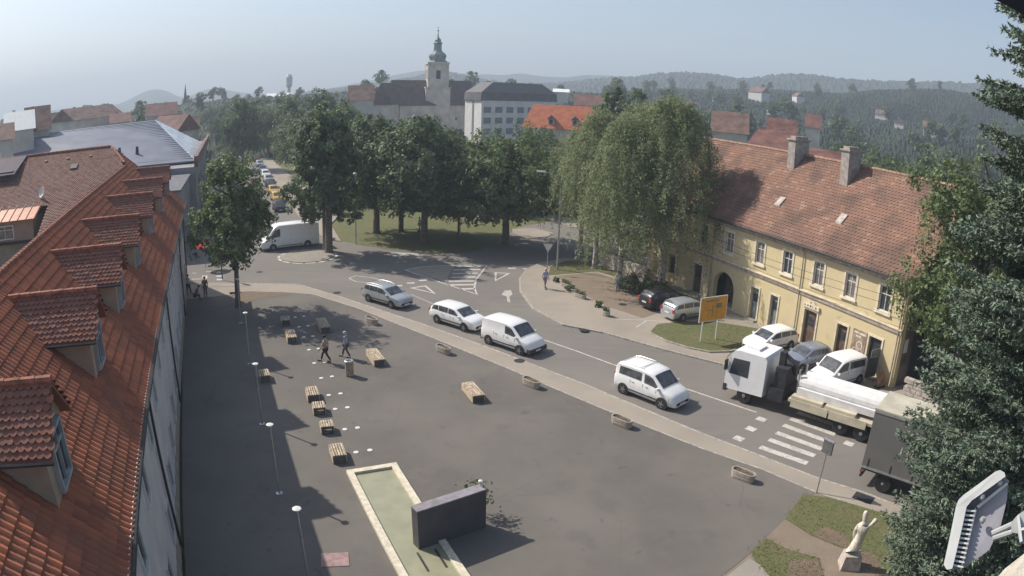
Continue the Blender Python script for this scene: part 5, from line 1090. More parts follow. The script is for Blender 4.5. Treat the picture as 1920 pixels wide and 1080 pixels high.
# truck with low flatbed in the far lane, heading for the roundabout
TD = Vector((-.71, .704, 0)); TN = Vector((.704, .71, 0))
tr = thing('flatbed_truck', 'white cab truck with long white and beige load driving towards the roundabout', 'truck', (0, 0, ROADZ)); tr.rotation_euler = (0, 0, math.atan2(TD.y, TD.x))
fw = G(1391, 757, ROADZ); tr.location = fw+TN*1.2    # origin at front axle centre, x forward, left side (+y) away from ... 
mb = MB(); sec = [(-1.25, 1.0), (1.05, 1.0)]
cabp = [(-1.15, .75), (1.25, .65), (1.38, .9), (1.36, 1.55), (1.10, 2.75), (.95, 2.98), (.6, 3.06), (-1.0, 3.06), (-1.15, 2.9)]
k = len(cabp); cb = MB().add([(x, -1.2, z) for x, z in cabp]+[(x, 1.2, z) for x, z in cabp], [tuple(range(k)), tuple(range(2*k-1, k-1, -1))]+[(i, i+k, (i+1) % k+k, (i+1) % k) for i in range(k)]).build('cab', M_white_car, tr)
MB().add([(1.375, -1.08, 1.62), (1.375, 1.08, 1.62), (1.13, 1.02, 2.72), (1.13, -1.02, 2.72)], [(0, 1, 2, 3)]).build('windscreen', M_glass, cb).location = (.012, 0, .004)
for sy in (-1, 1):
    MB().add([(-.1, sy*1.21, 1.6), (1.15, sy*1.21, 1.6), (.95, sy*1.21, 2.55), (-.1, sy*1.21, 2.6)], [(0, 1, 2, 3)]).build('side_window', M_glass, cb)
    MB().box((1.32, sy*1.35, 2.1), (.10, .28, .6)).build('wing_mirror', M_dark, cb); MB().box((1.40, sy*.85, .95), (.06, .4, .2)).build('headlight', M_lamp, cb)
    MB().tube([(1.2, sy*1.1, 2.8), (1.34, sy*1.34, 2.5)], .02, 5).build('mirror_arm', M_dark, cb)
MB().box((1.30, 0, .70), (.22, 2.44, .42)).build('front_bumper', M_trimblk, cb); MB().box((1.385, 0, 1.2), (.03, 1.5, .3)).build('front_grille', M_trimblk, cb); MB().box((.1, 0, 3.12), (.8, 1.0, .12)).build('roof_hatch', M_white_car, cb)
MB().box((-4.6, .45, .85), (10.8, .16, .25)).box((-4.6, -.45, .85), (10.8, .16, .25)).box((-1.9, 0, 1.1), (1.0, 2.2, .7)).build('chassis', M_dark, tr)
MB().box((-2.0, 0, 1.9), (.7, 1.9, 1.5)).box((-1.75, .3, 2.9), (.35, .35, 1.0)).tube([(-1.75, .3, 3.3), (-2.6, .3, 2.9), (-2.3, -.4, 2.0)], .13, 6).build('loading_crane', M_dark, tr)
MB().box((-7.2, 0, 1.12), (8.8, 2.42, .16)).build('load_bed', M_beige, tr)
for x in (-4.15, -6.55): 
    for sy in (1, -1): MB().box((x, sy*1.24, 1.02), (2.3, .05, .46)).build('side_board', M_beige, tr)
for x in (-3.9, -6.0): MB().box((x, .75, 1.31), (1.9, .85, .2)).build('panel_stack', M_beige, tr)
for sy in (-1, 1):
    for x in (0, -6.2, -7.5, -10.4):
        wo_ = MB().lathe([(.3, -.14), (.44, -.14), (.49, -.1), (.49, .1), (.44, .14), (.3, .14)], (0, 0, 0), 20).build('wheel', M_tyre, tr, smooth=True); wo_.matrix_local = Matrix.Translation((x, sy*1.02, .49)) @ Matrix.Rotation(-sy*PI/2, 4, 'X')
        MB().lathe([(.3, .05), (.3, .13), (.12, .13), (.1, .17), (.01, .17)], (0, 0, 0), 14).build('rim', M_rim, wo_)
for y_ in (.55, -.55): MB().tube([(-3.0, y_, 1.1), (-3.0, y_, 2.75)], .06, 6).build('headboard_post', M_metal, tr)
wl = MB(); 
for j in range(2): wl.tube([(-3.1, -.62+.84*j, 1.95), (-12.4, -.62+.84*j, 1.95)], .45, 14)
wl.hexa([(-12, -1.0, 1.42), (-3.1, -1.0, 1.42), (-3.1, .8, 1.42), (-12, .8, 1.42), (-12, -.98, 1.8), (-3.1, -.98, 1.8), (-3.1, .8, 1.8), (-12, .8, 1.8)]); wl.build('pipe_bundle', M_whiteload, label='long white wrapped pipe bundle lying on the flatbed truck', cat='pipe bundle').matrix_world = Matrix.Translation(tr.location) @ Matrix.Rotation(tr.rotation_euler.z, 4, 'Z')
# grey curtain sided lorry in the near lane
gl = thing('curtain_truck', 'grey tarpaulin lorry with pale roof entering behind the spruce', 'truck', (0, 0, ROADZ)); a = Vector((16.35, 25.2, 0)); D2 = Vector((.70, -.714, 0)); N2 = Vector((.714, .70, 0))
gl.rotation_euler = (0, 0, math.atan2(D2.y, D2.x)); gl.location = a+N2*1.27+D2*3.9+Vector((0, 0, ROADZ))
bd = MB().box((0, 0, 2.55), (7.8, 2.5, 2.9)).build('tarpaulin_body', M_tarp, gl)
MB().box((0, 0, 4.03), (7.84, 2.54, .06)).build('roof_sheet', mat('pale_truck_roof', (.46, .43, .34), var=.1, scale=1), gl); MB().box((0, 1.26, 3.93), (7.8, .03, .14)).box((0, -1.26, 3.93), (7.8, .03, .14)).box((0, -1.26, 1.08), (7.8, .04, .10)).build('side_rail', M_metal, gl)
MB().box((0, 0, .95), (7.8, 2.3, .14)).box((0, .5, .75), (7.8, .15, .3)).box((0, -.5, .75), (7.8, .15, .3)).box((-3.85, 0, .55), (.12, 2.3, .14)).build('chassis', M_dark, gl)
for x in np.linspace(-3.6, 3.6, 7): MB().box((x, -1.258, 1.35), (.05, .02, .4)).build('curtain_strap', M_dark, bd)
for sy in (-1, 1):
    MB().box((.6, sy*1.15, .62), (3.4, .05, .35)).build('side_guard', M_dark, gl)
    for x in (-2.6, 2.9):
        wo_ = MB().lathe([(.3, -.14), (.42, -.14), (.46, -.1), (.46, .1), (.42, .14), (.3, .14)], (0, 0, 0), 20).build('wheel', M_tyre, gl, smooth=True); wo_.matrix_local = Matrix.Translation((x, sy*1.0, .46)) @ Matrix.Rotation(-sy*PI/2, 4, 'X'); MB().lathe([(.3, .06), (.3, .13), (.1, .13), (.01, .17)], (0, 0, 0), 14).build('rim', M_rim, wo_)
MB().box((4.9, 0, 1.75), (1.7, 2.3, 2.2)).build('cab', M_white_car, gl)
for sy in (-1, 1): MB().box((-3.92, sy*1.0, .75), (.04, .25, .14)).build('tail_light', M_tail, gl)
# ================================================================== street furniture
def lamp_post(label, x, y, h=3.25):
    t = thing('lamp_post', label, 'lamp post', G(x, y, 0), 0, 'slim lamp posts along the house')
    MB().lathe([(.16, 0), (.16, .03), (.055, .05), (.055, .1)], (0, 0, 0), 12).tube([(0, 0, .05), (0, 0, h)], .045, 8).build('pole', M_metal, t, smooth=True)
    MB().lathe([(.02, h-.02), (.11, h), (.155, h+.05), (.155, h+.08), (.02, h+.12)], (0, 0, 0), 16).build('lamp_head', M_white, t, smooth=True); return t
for lb, x, y in (('lamp post nearest the camera by the reddish slab', 580, 1096), ('second lamp post from the bottom of the picture', 524, 925), ('third lamp post from the bottom of the picture', 492, 795), ('fourth lamp post standing in the shade below the street tree', 469, 682), ('fifth lamp post close to the street tree trunk', 452, 606)): lamp_post(lb, x, y)
def bench(label, a, b, wd=.62, h=.45, hollow=False, z=0):
    """a, b: ground points of the long axis ends (world)"""
    a, b = Vector(a), Vector(b); L = (b-a).length; d = (b-a)/L; t = thing('slatted_bench', label, 'bench', (a+b)/2, math.atan2(d.y, d.x), 'slatted wooden benches on the square')
    k = 5; sw = wd/k; mb = MB()
    for j in range(k): mb.box((0, -wd/2+sw*(j+.5), h-.025), (L, sw*.66, .05))
    mb.build('seat', M_benchwood, t)
    for sy in (-1, 1):
        mb = MB()
        for j in range(4): mb.box((0, sy*(wd/2+.012), .06+.1*j+.02), (L, .03, .066))
        mb.build('side_slats', M_benchwood, t)
    for sx in (-1, 1):
        if hollow: 
            mb = MB().box((sx*(L/2-.05), -wd/2+.05, h/2-.02), (.06, .07, h-.1)).box((sx*(L/2-.05), wd/2-.05, h/2-.02), (.06, .07, h-.1)).box((sx*(L/2-.05), 0, h-.09), (.06, wd-.1, .07)).box((sx*(L/2-.05), 0, .04), (.06, wd-.1, .07)); mb.build('end_frame', M_benchend, t)
        else: MB().box((sx*(L/2-.03), 0, h/2-.03), (.05, wd-.05, h-.06)).build('end_board', M_benchend, t)
    return t
HZ = .45
def bpair(x0, y0, x1, y1): return G(x0, y0, HZ).xy.to_3d(), G(x1, y1, HZ).xy.to_3d()
for lb, p, wd, hol in (('small slatted stool bench at the edge of the tree shadow', (534, 592, 536, 600), .62, True), ('slatted bench left of the two walkers, near the tree shadow', (543, 617, 548, 632), .62, False), ('long slatted bench topmost right of the stool benches', (601, 596, 611, 613), .66, False),
    ('long slatted bench just right of the litter bin', (696, 653, 712, 674), .66, False), ('long slatted bench standing alone in the middle of the square', (876, 716, 898, 741), .66, False), ('slatted bench farthest back in the row of four', (583, 724, 588, 740), .62, False), ('small open ended bench second in the row of four', (596, 752, 599, 764), .62, True),
    ('small open ended bench third in the row of four', (611, 787, 614, 799), .62, True), ('slatted bench nearest the pool in the row of four', (629, 831, 637, 853), .62, False), ('slatted bench half in the shade of the long house', (493, 692, 497, 704), .6, False)):
    a, b = bpair(*p); bench(lb, a, b, wd, .45, hol)
def planter(label, x, y, L=1.25, wd=.5, h=.42, rz=None, z=0, plants=False):
    g = G(x, y, z); t = thing('concrete_planter', label, 'planter', g, rz if rz is not None else -.80, 'low concrete planters')
    def ring(s, zz, n=20): 
        P = []
        for k in range(n):
            a = 2*PI*k/n; cx = (L/2-wd/2)*(1 if math.cos(a) > 0 else -1); P.append((cx+math.cos(a)*wd/2*s, math.sin(a)*wd/2*s, zz))
        return P
    R_ = [ring(.80, 0), ring(.86, .04), ring(.95, .20), ring(.92, .22), ring(1.0, .25), ring(1.0, h), ring(.78, h), ring(.78, h-.1)]; mb = MB(); n = 20
    for r in R_: mb.v += r
    for i in range(len(R_)-1):
        for k in range(n): mb.f.append((i*n+k, i*n+(k+1) % n, (i+1)*n+(k+1) % n, (i+1)*n+k))
    mb.build('trough', M_conc, t, smooth=True, angle=30); MB().prism([(p[0], p[1]) for p in ring(.8, 0)], h-.12, h-.07).build('soil', M_soil, t)
    if plants:
        rng = np.random.default_rng(int(x)); P = rng.uniform(-1, 1, (260, 3))*[L*.42, wd*.3, .16]+[0, 0, h+.12]; cards(P, .10, M_leaf, 'plants', t, rng=rng)
    return t
for lb, x, y in (('concrete planter by the kerb below the silver car', 697, 606), ('concrete planter by the kerb below the white estate', 831, 661), ('concrete planter by the kerb in the middle of the row', 996, 724), ('concrete planter by the kerb below the windowed van', 1165, 797), ('concrete planter by the kerb nearest the zebra crossing', 1392, 898)): planter(lb, x, y)
planter('small planter with plants on the far verge near the pedestrian', 1062, 538, 1.3, .45, .35, -.9, plants=True); planter('planter with greenery in the middle of the far verge', 1088, 558, 1.3, .45, .35, -.9, plants=True); planter('square white planter at the end of the far verge', 1136, 592, .7, .5, .4, -.9, plants=True)
t = thing('litter_bin', 'round slatted litter bin with bright metal rim on the square', 'litter bin', G(656, 704)); mb = MB()
for k in range(22):
    a = 2*PI*k/22; mb.box((.235*math.cos(a), .235*math.sin(a), .45), (.03, .05, .82), a)
mb.build('slats', M_benchwood, t); MB().lathe([(.21, .02), (.21, .84), (.20, .86)], (0, 0, 0), 20).build('liner', M_benchend, t)
MB().lathe([(.25, .86), (.27, .88), (.27, .95), (.24, .97), (.15, .965), (.15, .90)], (0, 0, 0), 20).build('rim', M_metal, t, smooth=True)
for i, (x, y) in enumerate(((554, 595), (570, 593), (561, 613), (578, 611), (570, 632), (587, 630.5), (580, 656), (598, 654), (590, 681), (610, 679), (603, 709), (623, 706), (617, 741), (639, 738), (629, 767), (652, 764), (647, 805), (671, 802), (668, 848), (694, 844))):
    g = G(x, y); o = MB().lathe([(.13, 0), (.13, .02), (.11, .03), (.01, .032)], (0, 0, 0), 14).build('ground_light', M_white, loc=g, label='small round white light set in the square beside the benches', cat='ground light', group='pairs of ground lights')
# pool and stone wall
A0, A1 = G(649, 881, .15), G(743, 866, .15); e1 = (A1-A0); e1.z = 0; Wp = e1.length; e1 /= Wp; e2 = Vector((e1.y, -e1.x, 0)); Lp = 13.5
pool = thing('fountain_pool', 'long shallow pale green pool with cream stone coping', 'pool', (A0.x, A0.y, 0)); pb = MB()
def PP(u, v, z): return e1*u+e2*v+Vector((0, 0, z))
def pbx(m_, u0, u1, v0, v1, z0, z1): return m_.hexa([PP(u0, v0, z0), PP(u1, v0, z0), PP(u1, v1, z0), PP(u0, v1, z0), PP(u0, v0, z1), PP(u1, v0, z1), PP(u1, v1, z1), PP(u0, v1, z1)])
cw = .30
for u0, u1, v0, v1 in ((0, Wp, 0, cw), (0, cw, cw, Lp), (Wp-cw, Wp, cw, Lp)): pbx(MB(), u0, u1, v0, v1, -.1, .15).build('coping', M_coping, pool)
pbx(MB(), cw, Wp-cw, cw, Lp, -.1, .035).build('water', M_pool, pool)
pbx(MB(), cw+.001, Wp-cw-.001, 7.9, Lp-.01, .0, .06).build('lower_water', M_pool, pool); 
for u in (1.05, 1.75): pbx(MB(), u, u+.06, 6.7, 7.9, .035, .09).build('channel_bar', M_dark, pool)
wl0, wl1 = G(786, 1032, 0), G(911, 988, 0); d = (wl1-wl0).normalized(); n_ = Vector((-d.y, d.x, 0)); t = thing('stone_wall', 'dark grey free standing stone wall crossing the pool edge', 'wall', (wl0+wl1)/2, math.atan2(d.y, d.x)); Lw = (wl1-wl0).length
MB().box((0, .22, .88), (Lw, .44, 1.76)).build('wall_block', M_wall, t); MB().box((0, .22, 1.785), (Lw+.02, .46, .05)).build('wall_cap', mat('wall_cap_stone', (.24, .22, .24), var=.15, scale=3), t)
bl = thing('spot_light', 'small white spotlight on the far end of the dark wall', 'spotlight', wl1+n_*.3-d*.06+Vector((0, 0, 1.81))); MB().tube([(0, 0, 0), (0, 0, .12)], .02, 6).build('stem', M_metal, bl); MB().lathe([(.05, .1), (.09, .16), (.09, .24), (.04, .27)], (0, 0, 0), 12).build('lamp_head', M_white, bl, smooth=True)
pl = thing('potted_shrub', 'thin leafy shrub behind the far end of the dark wall', 'shrub', wl1+n_*.9+d*.25); MB().tube([(0, 0, 0), (.05, 0, .7), (0, .1, 1.25)], [.03, .02, .01], 6).build('stem', M_bark, pl); rng = np.random.default_rng(5); cards(rng.normal(size=(240, 3))*[.28, .28, .3]+[0, 0, 1.0], .16, M_leaf2, 'foliage', pl, rng=rng)
g = G(628, 1050); o = MB().box((0, 0, .012), (1.05, .85, .024)).build('reddish_slab', mat('reddish_slab', (.30, .20, .19), var=.15, scale=4), loc=g, label='reddish rectangular slab in the paving between lamp post and pool', cat='slab'); o.rotation_euler = (0, 0, .25)
# yellow direction board
p0, p1 = G(1313, 641, 0), G(1341, 636, 0); d = (p1-p0); L = d.length; d /= L; t = thing('direction_board', 'large orange yellow direction board on two white posts on the grass', 'road sign', (p0+p1)/2, math.atan2(d.y, d.x))
for sx in (-.5, .5): MB().tube([(sx*L, 0, 0), (sx*L, 0, 3.1)], .05, 8).build('post', M_white, t, smooth=True)
bd = MB().box((.1, -.07, 2.35), (2.5, .05, 1.75)).build('board', M_white, t); MB().box((.1, -.10, 2.35), (2.38, .012, 1.63)).build('board_face', mat('orange_yellow_sign_face', (.60, .29, .04), var=.08, scale=2), bd)
for c_, dd in (((-.35, -.109, 2.3), (.4, .008, .07)), ((0, -.109, 2.2), (.09, .008, .9)), ((.55, -.109, 2.55), (.55, .008, .35)), ((-.1, -.109, 2.95), (1.2, .008, .12))): MB().box(c_, dd).build('sign_mark', mat('sign_mark_grey', (.22, .20, .12)), bd)
# tall street lamp and other posts
b = G(1045, 505, 0); t = thing('street_lamp', 'tall grey street lamp with long curved arm at the grass corner', 'street lamp', b); MB().tube([(0, 0, 0), (0, 0, 3), (.05, 0, 7.6), (-.2, 0, 8.5), (-.9, .1, 9.0), (-1.5, .2, 9.1)], [.10, .08, .055, .05, .04, .035], 8).build('pole', M_metal, t, smooth=True); MB().box((-1.85, .25, 9.12), (.8, .3, .12), -.12).build('lamp_head', M_white, t)
b = G(1026, 512, 0); t = thing('give_way_sign', 'white triangular give way sign on a thin post near the street lamp', 'road sign', b); MB().tube([(0, 0, 0), (0, 0, 2.5)], .03, 6).build('post', M_metal, t); MB().add([(-.45, -.04, 2.75), (.45, -.04, 2.75), (0, -.04, 1.98), (-.45, -.02, 2.75), (.45, -.02, 2.75), (0, -.02, 1.98)], [(0, 1, 2), (5, 4, 3), (0, 3, 4, 1), (1, 4, 5, 2), (2, 5, 3, 0)]).build('triangle_plate', M_white, t)
b = G(1531, 924, 0); t = thing('crossing_sign', 'thin sign post with narrow dark box beside the zebra crossing', 'road sign', b); MB().tube([(0, 0, 0), (0, 0, 2.65)], .035, 8).build('post', M_metal, t, smooth=True); MB().box((0, 0, 2.35), (.10, .55, .62), .5).build('sign_box', mat('sign_back_grey', (.12, .12, .12)), t); MB().box((0, 0, 2.69), (.16, .6, .05), .5).build('sign_hood', M_metal, t)
for lb, x, y, h in (('thin pale lamp pole standing in the park shade', 668, 458, 7.5), ('thin pale post in the park left of the stone', 862, 440, 3.0)):
    t = thing('park_lamp', lb, 'lamp post', G(x, y, -.1)); MB().tube([(0, 0, 0), (0, 0, h)], [.07, .045], 8).build('pole', M_metal, t, smooth=True); MB().lathe([(.05, 0), (.22, .1), (.25, .2), (.05, .35)], (0, 0, h), 12).build('lamp_head', M_white, t, smooth=True)
for lb, x, y in (('round red traffic sign on the street pavement corner', 586, 404), ('round traffic sign near the head of the car queue', 540, 404)):
    t = thing('traffic_sign', lb, 'road sign', G(x, y, 0)); MB().tube([(0, 0, 0), (0, 0, 2.6)], .03, 6).build('post', M_metal, t); o = MB().lathe([(.3, 0), (.3, .03)], (0, 0, 0), 18).build('sign_plate', mat('dull_red_sign', (.25, .04, .04)), t); o.matrix_local = Matrix.Translation((0, -.05, 2.4)) @ Matrix.Rotation(PI/2, 4, 'X')
t = thing('memorial_stone', 'pale upright stone block standing on the park lawn', 'stone', G(905, 412, -.1)); MB().box((0, 0, .9), (1.3, .5, 1.9), .2, taper=.9).build('block', M_stone, t); MB().box((0, 0, .1), (1.9, 1.0, .25), .2).build('base', M_stoneg, t)
b = G(601, 400, -.02); t = thing('kiosk', 'small white kiosk with a red poster by the street pavement', 'kiosk', b, .1); MB().box((0, 1, 1.4), (3.6, 2.2, 2.8)).build('wall', M_hotelw, t); MB().box((0, 1, 2.86), (4.0, 2.6, .12)).build('roof', M_metal, t); MB().box((.6, -.13, 1.5), (.9, .05, 1.8)).build('poster', mat('red_poster', (.42, .08, .07), var=.3, scale=3), t); MB().box((-.9, -.13, 1.5), (1.0, .05, 1.5)).build('window', M_glass, t)
for i, (x, y) in enumerate(((648, 394), (700, 385))):
    t = thing('park_bench', ['orange slatted bench left in the park clearing', 'second park bench right in the park clearing'][i], 'bench', G(x, y, -.1), .3); MB().box((0, 0, .45), (1.8, .45, .05)).build('seat', M_copper, t); MB().box((0, .25, .75), (1.8, .05, .4)).build('backrest', M_copper, t)
    for sx in (-.8, .8): MB().box((sx, 0, .22), (.06, .4, .44)).build('leg', M_dark, t)
b = G(417, 523, 0); t = thing('traffic_light', 'thin signal post with long arm at the left crossing', 'signal', b); MB().tube([(0, 0, 0), (0, 0, 3.6), (-.3, -.1, 3.75), (-3.6, -1.0, 3.5)], [.06, .05, .045, .04], 8).build('pole', M_dark, t, smooth=True); MB().box((0, 0, 3.1), (.25, .25, .8)).build('signal_head', M_dark, t); MB().box((0, -.05, 1.5), (.2, .2, .35)).build('push_button_box', M_white, t)
t = thing('parasol', 'folded bright red parasol by the grey hall wall', 'parasol', LW(68, -1.5, 0)); MB().tube([(0, 0, 0), (0, 0, 2.6)], .03, 6).build('pole', M_metal, t); MB().lathe([(1.1, 2.1), (1.05, 2.15), (.1, 2.7), (.01, 2.75)], (0, 0, 0), 8).build('canopy', mat('bright_red_cloth', (.65, .04, .05), var=.08), t)
# things by the shop front
b = YW(-25.2, -35.2, 0); t = thing('menu_board', 'dark notice board on legs in front of the shop doorway', 'notice board', b, .3); MB().box((0, 0, 1.25), (1.0, .06, 1.3)).build('board', M_dark, t)
for sx in (-.45, .45): MB().tube([(sx, 0, 0), (sx, 0, 1.9)], .025, 6).build('leg', M_metal, t)
t = thing('rusty_cutout', 'small brown rounded stand leaning at the corner of the yellow house', 'stand', YW(-24.6, -35.8, 0), .4); MB().lathe([(.4, 0), (.45, .5), (.3, .95), (.05, 1.15)], (0, 0, 0), 12, sx=1, sy=.3).build('body', mat('brown_ply', (.26, .15, .08), var=.3), t, smooth=True); MB().box((0, 0, .04), (.8, .4, .08)).build('foot', M_dark, t)
t = thing('waste_container', 'grey wheeled waste container beside the poster', 'waste container', YW(-27.9, -35.7, 0), -1.17); MB().box((0, 0, .55), (.7, .6, .95), taper=1.12).build('body', mat('grey_green_plastic', (.14, .14, .11), var=.15), t); MB().box((0, 0, 1.06), (.82, .72, .08)).build('lid', mat('grey_green_plastic', (.1, .1, .1)), t); MB().tube([(-.35, .3, .1), (.35, .3, .1)], .1, 8).build('wheel', M_tyre, t)
# ================================================================== people
def skin_mesh(name, joints, edges, radii, m, parent, sub=1):
    me = bpy.data.meshes.new(name); me.from_pydata([tuple(j) for j in joints], edges, []); o = bpy.data.objects.new(name, me); COL.objects.link(o); o.parent = parent
    sm = o.modifiers.new('skin', 'SKIN'); sm.use_smooth_shade = True
    for v, r in zip(me.skin_vertices[0].data, radii): v.radius = (r, r) if not isinstance(r, tuple) else r; v.use_loose = False
    me.skin_vertices[0].data[0].use_root = True
    ss = o.modifiers.new('sub', 'SUBSURF'); ss.levels = sub; ss.render_levels = sub; me.materials.append(m)
    dg = bpy.context.evaluated_depsgraph_get(); ev = bpy.data.meshes.new_from_object(o.evaluated_get(dg)); o.modifiers.clear(); o.data = ev; ev.polygons.foreach_set('use_smooth', [True]*len(ev.polygons))
    if not ev.materials: ev.materials.append(m)
    return o
def person(label, loc, rz, h=1.74, stride=.35, swing=.35, shirt=(.3, .3, .3), pants=(.05, .05, .06), hair=M_hairb, shorts=False, grp=None, bag=None, sit=False, bend=0):
    t = thing('person', label, 'person', loc, rz, grp); k = h/1.75; V = lambda x, y, z: Vector((x*k, y*k, z*k))
    st = stride; hip = .90 if not sit else .45; b = bend
    L = {'pel': V(0, 0, hip+.02), 'belly': V(.01+b*.1, 0, hip+.20), 'chest': V(.02+b*.25, 0, hip+.42), 'neck': V(.02+b*.35, 0, hip+.60), 'headb': V(.04+b*.4, 0, hip+.67), 'head': V(.055+b*.45, 0, hip+.76), 'crown': V(.05+b*.45, 0, hip+.845)}
    def leg(sg, s):
        if sit: return [V(0, sg*.09, .45), V(.42, sg*.12, .47), V(.44, sg*.12, .10), V(.56, sg*.12, .04)]
        return [V(0, sg*.09, hip-.03), V(s*.55+.05, sg*.10, .50), V(s, sg*.10, .10+abs(min(0, s))*.25), V(s+.15, sg*.11, .045+abs(min(0, s))*.15)]
    def arm(sg, s): 
        return [V(.02+b*.3, sg*.19, hip+.53), V(.0-s*.3+b*.3, sg*.235, hip+.26), V(s*-.55+.10+b*.3, sg*.235, hip+.03), V(s*-.6+.13+b*.3, sg*.23, hip-.05)]
    lr, ll, ar_, al = leg(-1, st), leg(1, -st), arm(-1, swing), arm(1, -swing)
    J = [L['pel'], L['belly'], L['chest'], L['neck'], L['headb'], L['head'], L['crown']]; E = [(0, 1), (1, 2), (2, 3), (3, 4), (4, 5), (5, 6)]; R_ = [.135*k, .12*k, .14*k, .055*k, .06*k, .098*k, .06*k]
    def chain(P, rs, root):
        i = len(J)
        for q, (p, r) in enumerate(zip(P, rs)): J.append(p); R_.append(r*k); E.append((root if q == 0 else i+q-1, i+q))
        return i
    chain(lr, (.085, .058, .042, .034), 0); chain(ll, (.085, .058, .042, .034), 0); ia = chain(ar_, (.055, .042, .03, .026), 2); ib = chain(al, (.055, .042, .03, .026), 2)
    body = skin_mesh('body', J, E, R_, M_skin, t)
    for P, sg in ((ar_, -1), (al, 1)):                              # hands: palm and five curled fingers
        mb = MB(); w0 = P[3]; dn = (P[3]-P[2]).normalized(); sd2 = Vector((1, 0, 0)); mb.tube([w0-dn*.02, w0+dn*.045*k], [.024*k, .03*k], 6)
        for f in range(4):
            o_ = sd2*(.033-.022*f)*k+w0+dn*.045*k; l_ = (.034, .040, .037, .028)[f]*k; mb.tube([o_, o_+dn*l_, o_+dn*l_*1.7+Vector((0, -sg*.02*k, 0))], [.0085*k, .008*k, .006*k], 5)
        mb.tube([w0+sd2*.025*k, w0+sd2*.05*k+dn*.02*k, w0+sd2*.055*k+dn*.05*k], [.01*k, .009*k, .007*k], 5); mb.build('hand', M_skin, body, smooth=True)
    hc = L['head']; fc = MB()                                      # face
    fc.lathe([(.004, 0), (.012, .012), (.016, .026), (.002, .045)], (hc.x+.098*k, 0, hc.z-.035*k), 6); fc.build('nose', M_skin, body, smooth=True)
    for sy in (-1, 1): MB().box((hc.x+.092*k, sy*.034*k, hc.z+.012*k), (.012, .022, .010)).build('eye', M_hairb, body); MB().box((hc.x, sy*.098*k, hc.z), (.035, .018, .055)).build('ear', M_skin, body)
    MB().box((hc.x+.092*k, 0, hc.z-.048*k), (.012, .045, .009)).build('mouth', M_tail, body)
    hr = MB(); hr.lathe([(.104, -.02), (.112, .02), (.108, .07), (.07, .115), (.01, .128)], (hc.x-.012*k, 0, hc.z), 14); hr.build('hair', hair, t, smooth=True)
    ms = mat('cloth_%02d%02d%02d' % tuple(int(c*99) for c in shirt), shirt, var=.1); mp = mat('cloth_%02d%02d%02d' % tuple(int(c*99) for c in pants), pants, var=.1)
    skin_mesh('shirt', [L['pel']+V(0, 0, .02), L['belly'], L['chest'], L['neck']-V(0, 0, .03), ar_[0], ar_[1], ar_[1].lerp(ar_[2], .15), al[0], al[1], al[1].lerp(al[2], .15)], [(0, 1), (1, 2), (2, 3), (2, 4), (4, 5), (5, 6), (2, 7), (7, 8), (8, 9)], [r*k for r in (.16, .145, .165, .075, .075, .06, .058, .075, .06, .058)], ms, t)
    q = .45 if shorts else .97
    skin_mesh('trousers', [L['pel'], lr[0], lr[1], lr[1].lerp(lr[2], q if not shorts else .1), ll[0], ll[1], ll[1].lerp(ll[2], q if not shorts else .1)], [(0, 1), (1, 2), (2, 3), (0, 4), (4, 5), (5, 6)], [r*k for r in (.15, .105, .075, .062, .105, .075, .062)], mp, t)
    for P in (lr, ll): 
        c = P[2].lerp(P[3], .7); MB().box((c.x+.02, c.y, c.z-.02), (.27*k, .10*k, .085*k), taper=.75).build('shoe', M_dark if not shorts else M_white, t)
    if bag: MB().box((-.17*k, 0, (hip+.36)*k), (.16, .3, .42)).build('backpack', M_dark, t)
    return t
def face(ax, ay, bx, by): a, b = G(ax, ay), G(bx, by); return math.atan2((b-a).y, (b-a).x)
person('walker in a beige top and dark trousers on the left of the pair', G(612, 679), math.radians(175), 1.74, .36, .35, (.34, .29, .22), (.035, .028, .025), M_hairb)
person('walker with grey hair, lilac shirt and grey trousers on the right of the pair', G(650, 671), math.radians(165), 1.72, .34, -.3, (.33, .33, .47), (.075, .08, .095), M_hairw, bag=False)
person('person in brown clothes standing at the shade edge by the left crossing', G(386, 557), math.radians(120), 1.72, .12, .1, (.13, .09, .08), (.12, .085, .08), M_hairb, bag=False)
person('person in white top right against the corner of the long house', G(354, 553), math.radians(80), 1.75, .2, .2, (.55, .55, .6), (.04, .04, .05), M_hairb)
person('person crouching low in dark red at the house corner', G(366, 563), math.radians(40), 1.6, .1, .2, (.20, .09, .09), (.06, .04, .05), M_hairb, sit=True, bend=.9)
person('pedestrian in a light blue top at the pavement bend near the give way sign', G(1022, 541), math.radians(-60), 1.75, .2, .2, (.36, .40, .52), (.30, .26, .28), M_hairw)
person('person in white and blue standing against the leaning birch trunk', G(1158, 545), math.radians(-100), 1.7, .1, .1, (.50, .53, .58), (.24, .26, .32), M_hairb)
for i, (x, y) in enumerate(((537, 370), (560, 386), (566, 392), (551, 372))):
    person(['person on the street pavement by the queue', 'person walking past the kiosk', 'second person beside the kiosk walker', 'person farther up the street pavement'][i], G(x, y, -.02), i*1.4, 1.72, .25, .25, ((.12, .1, .12), (.2, .18, .2), (.1, .12, .2), (.3, .2, .2))[i], (.05, .05, .07), M_hairb)
person('person in white shorts sitting in the shade by the big park trunk', G(787, 434, -.1), 2.8, 1.7, .1, .1, (.6, .6, .62), (.4, .42, .5), M_hairb, sit=False)
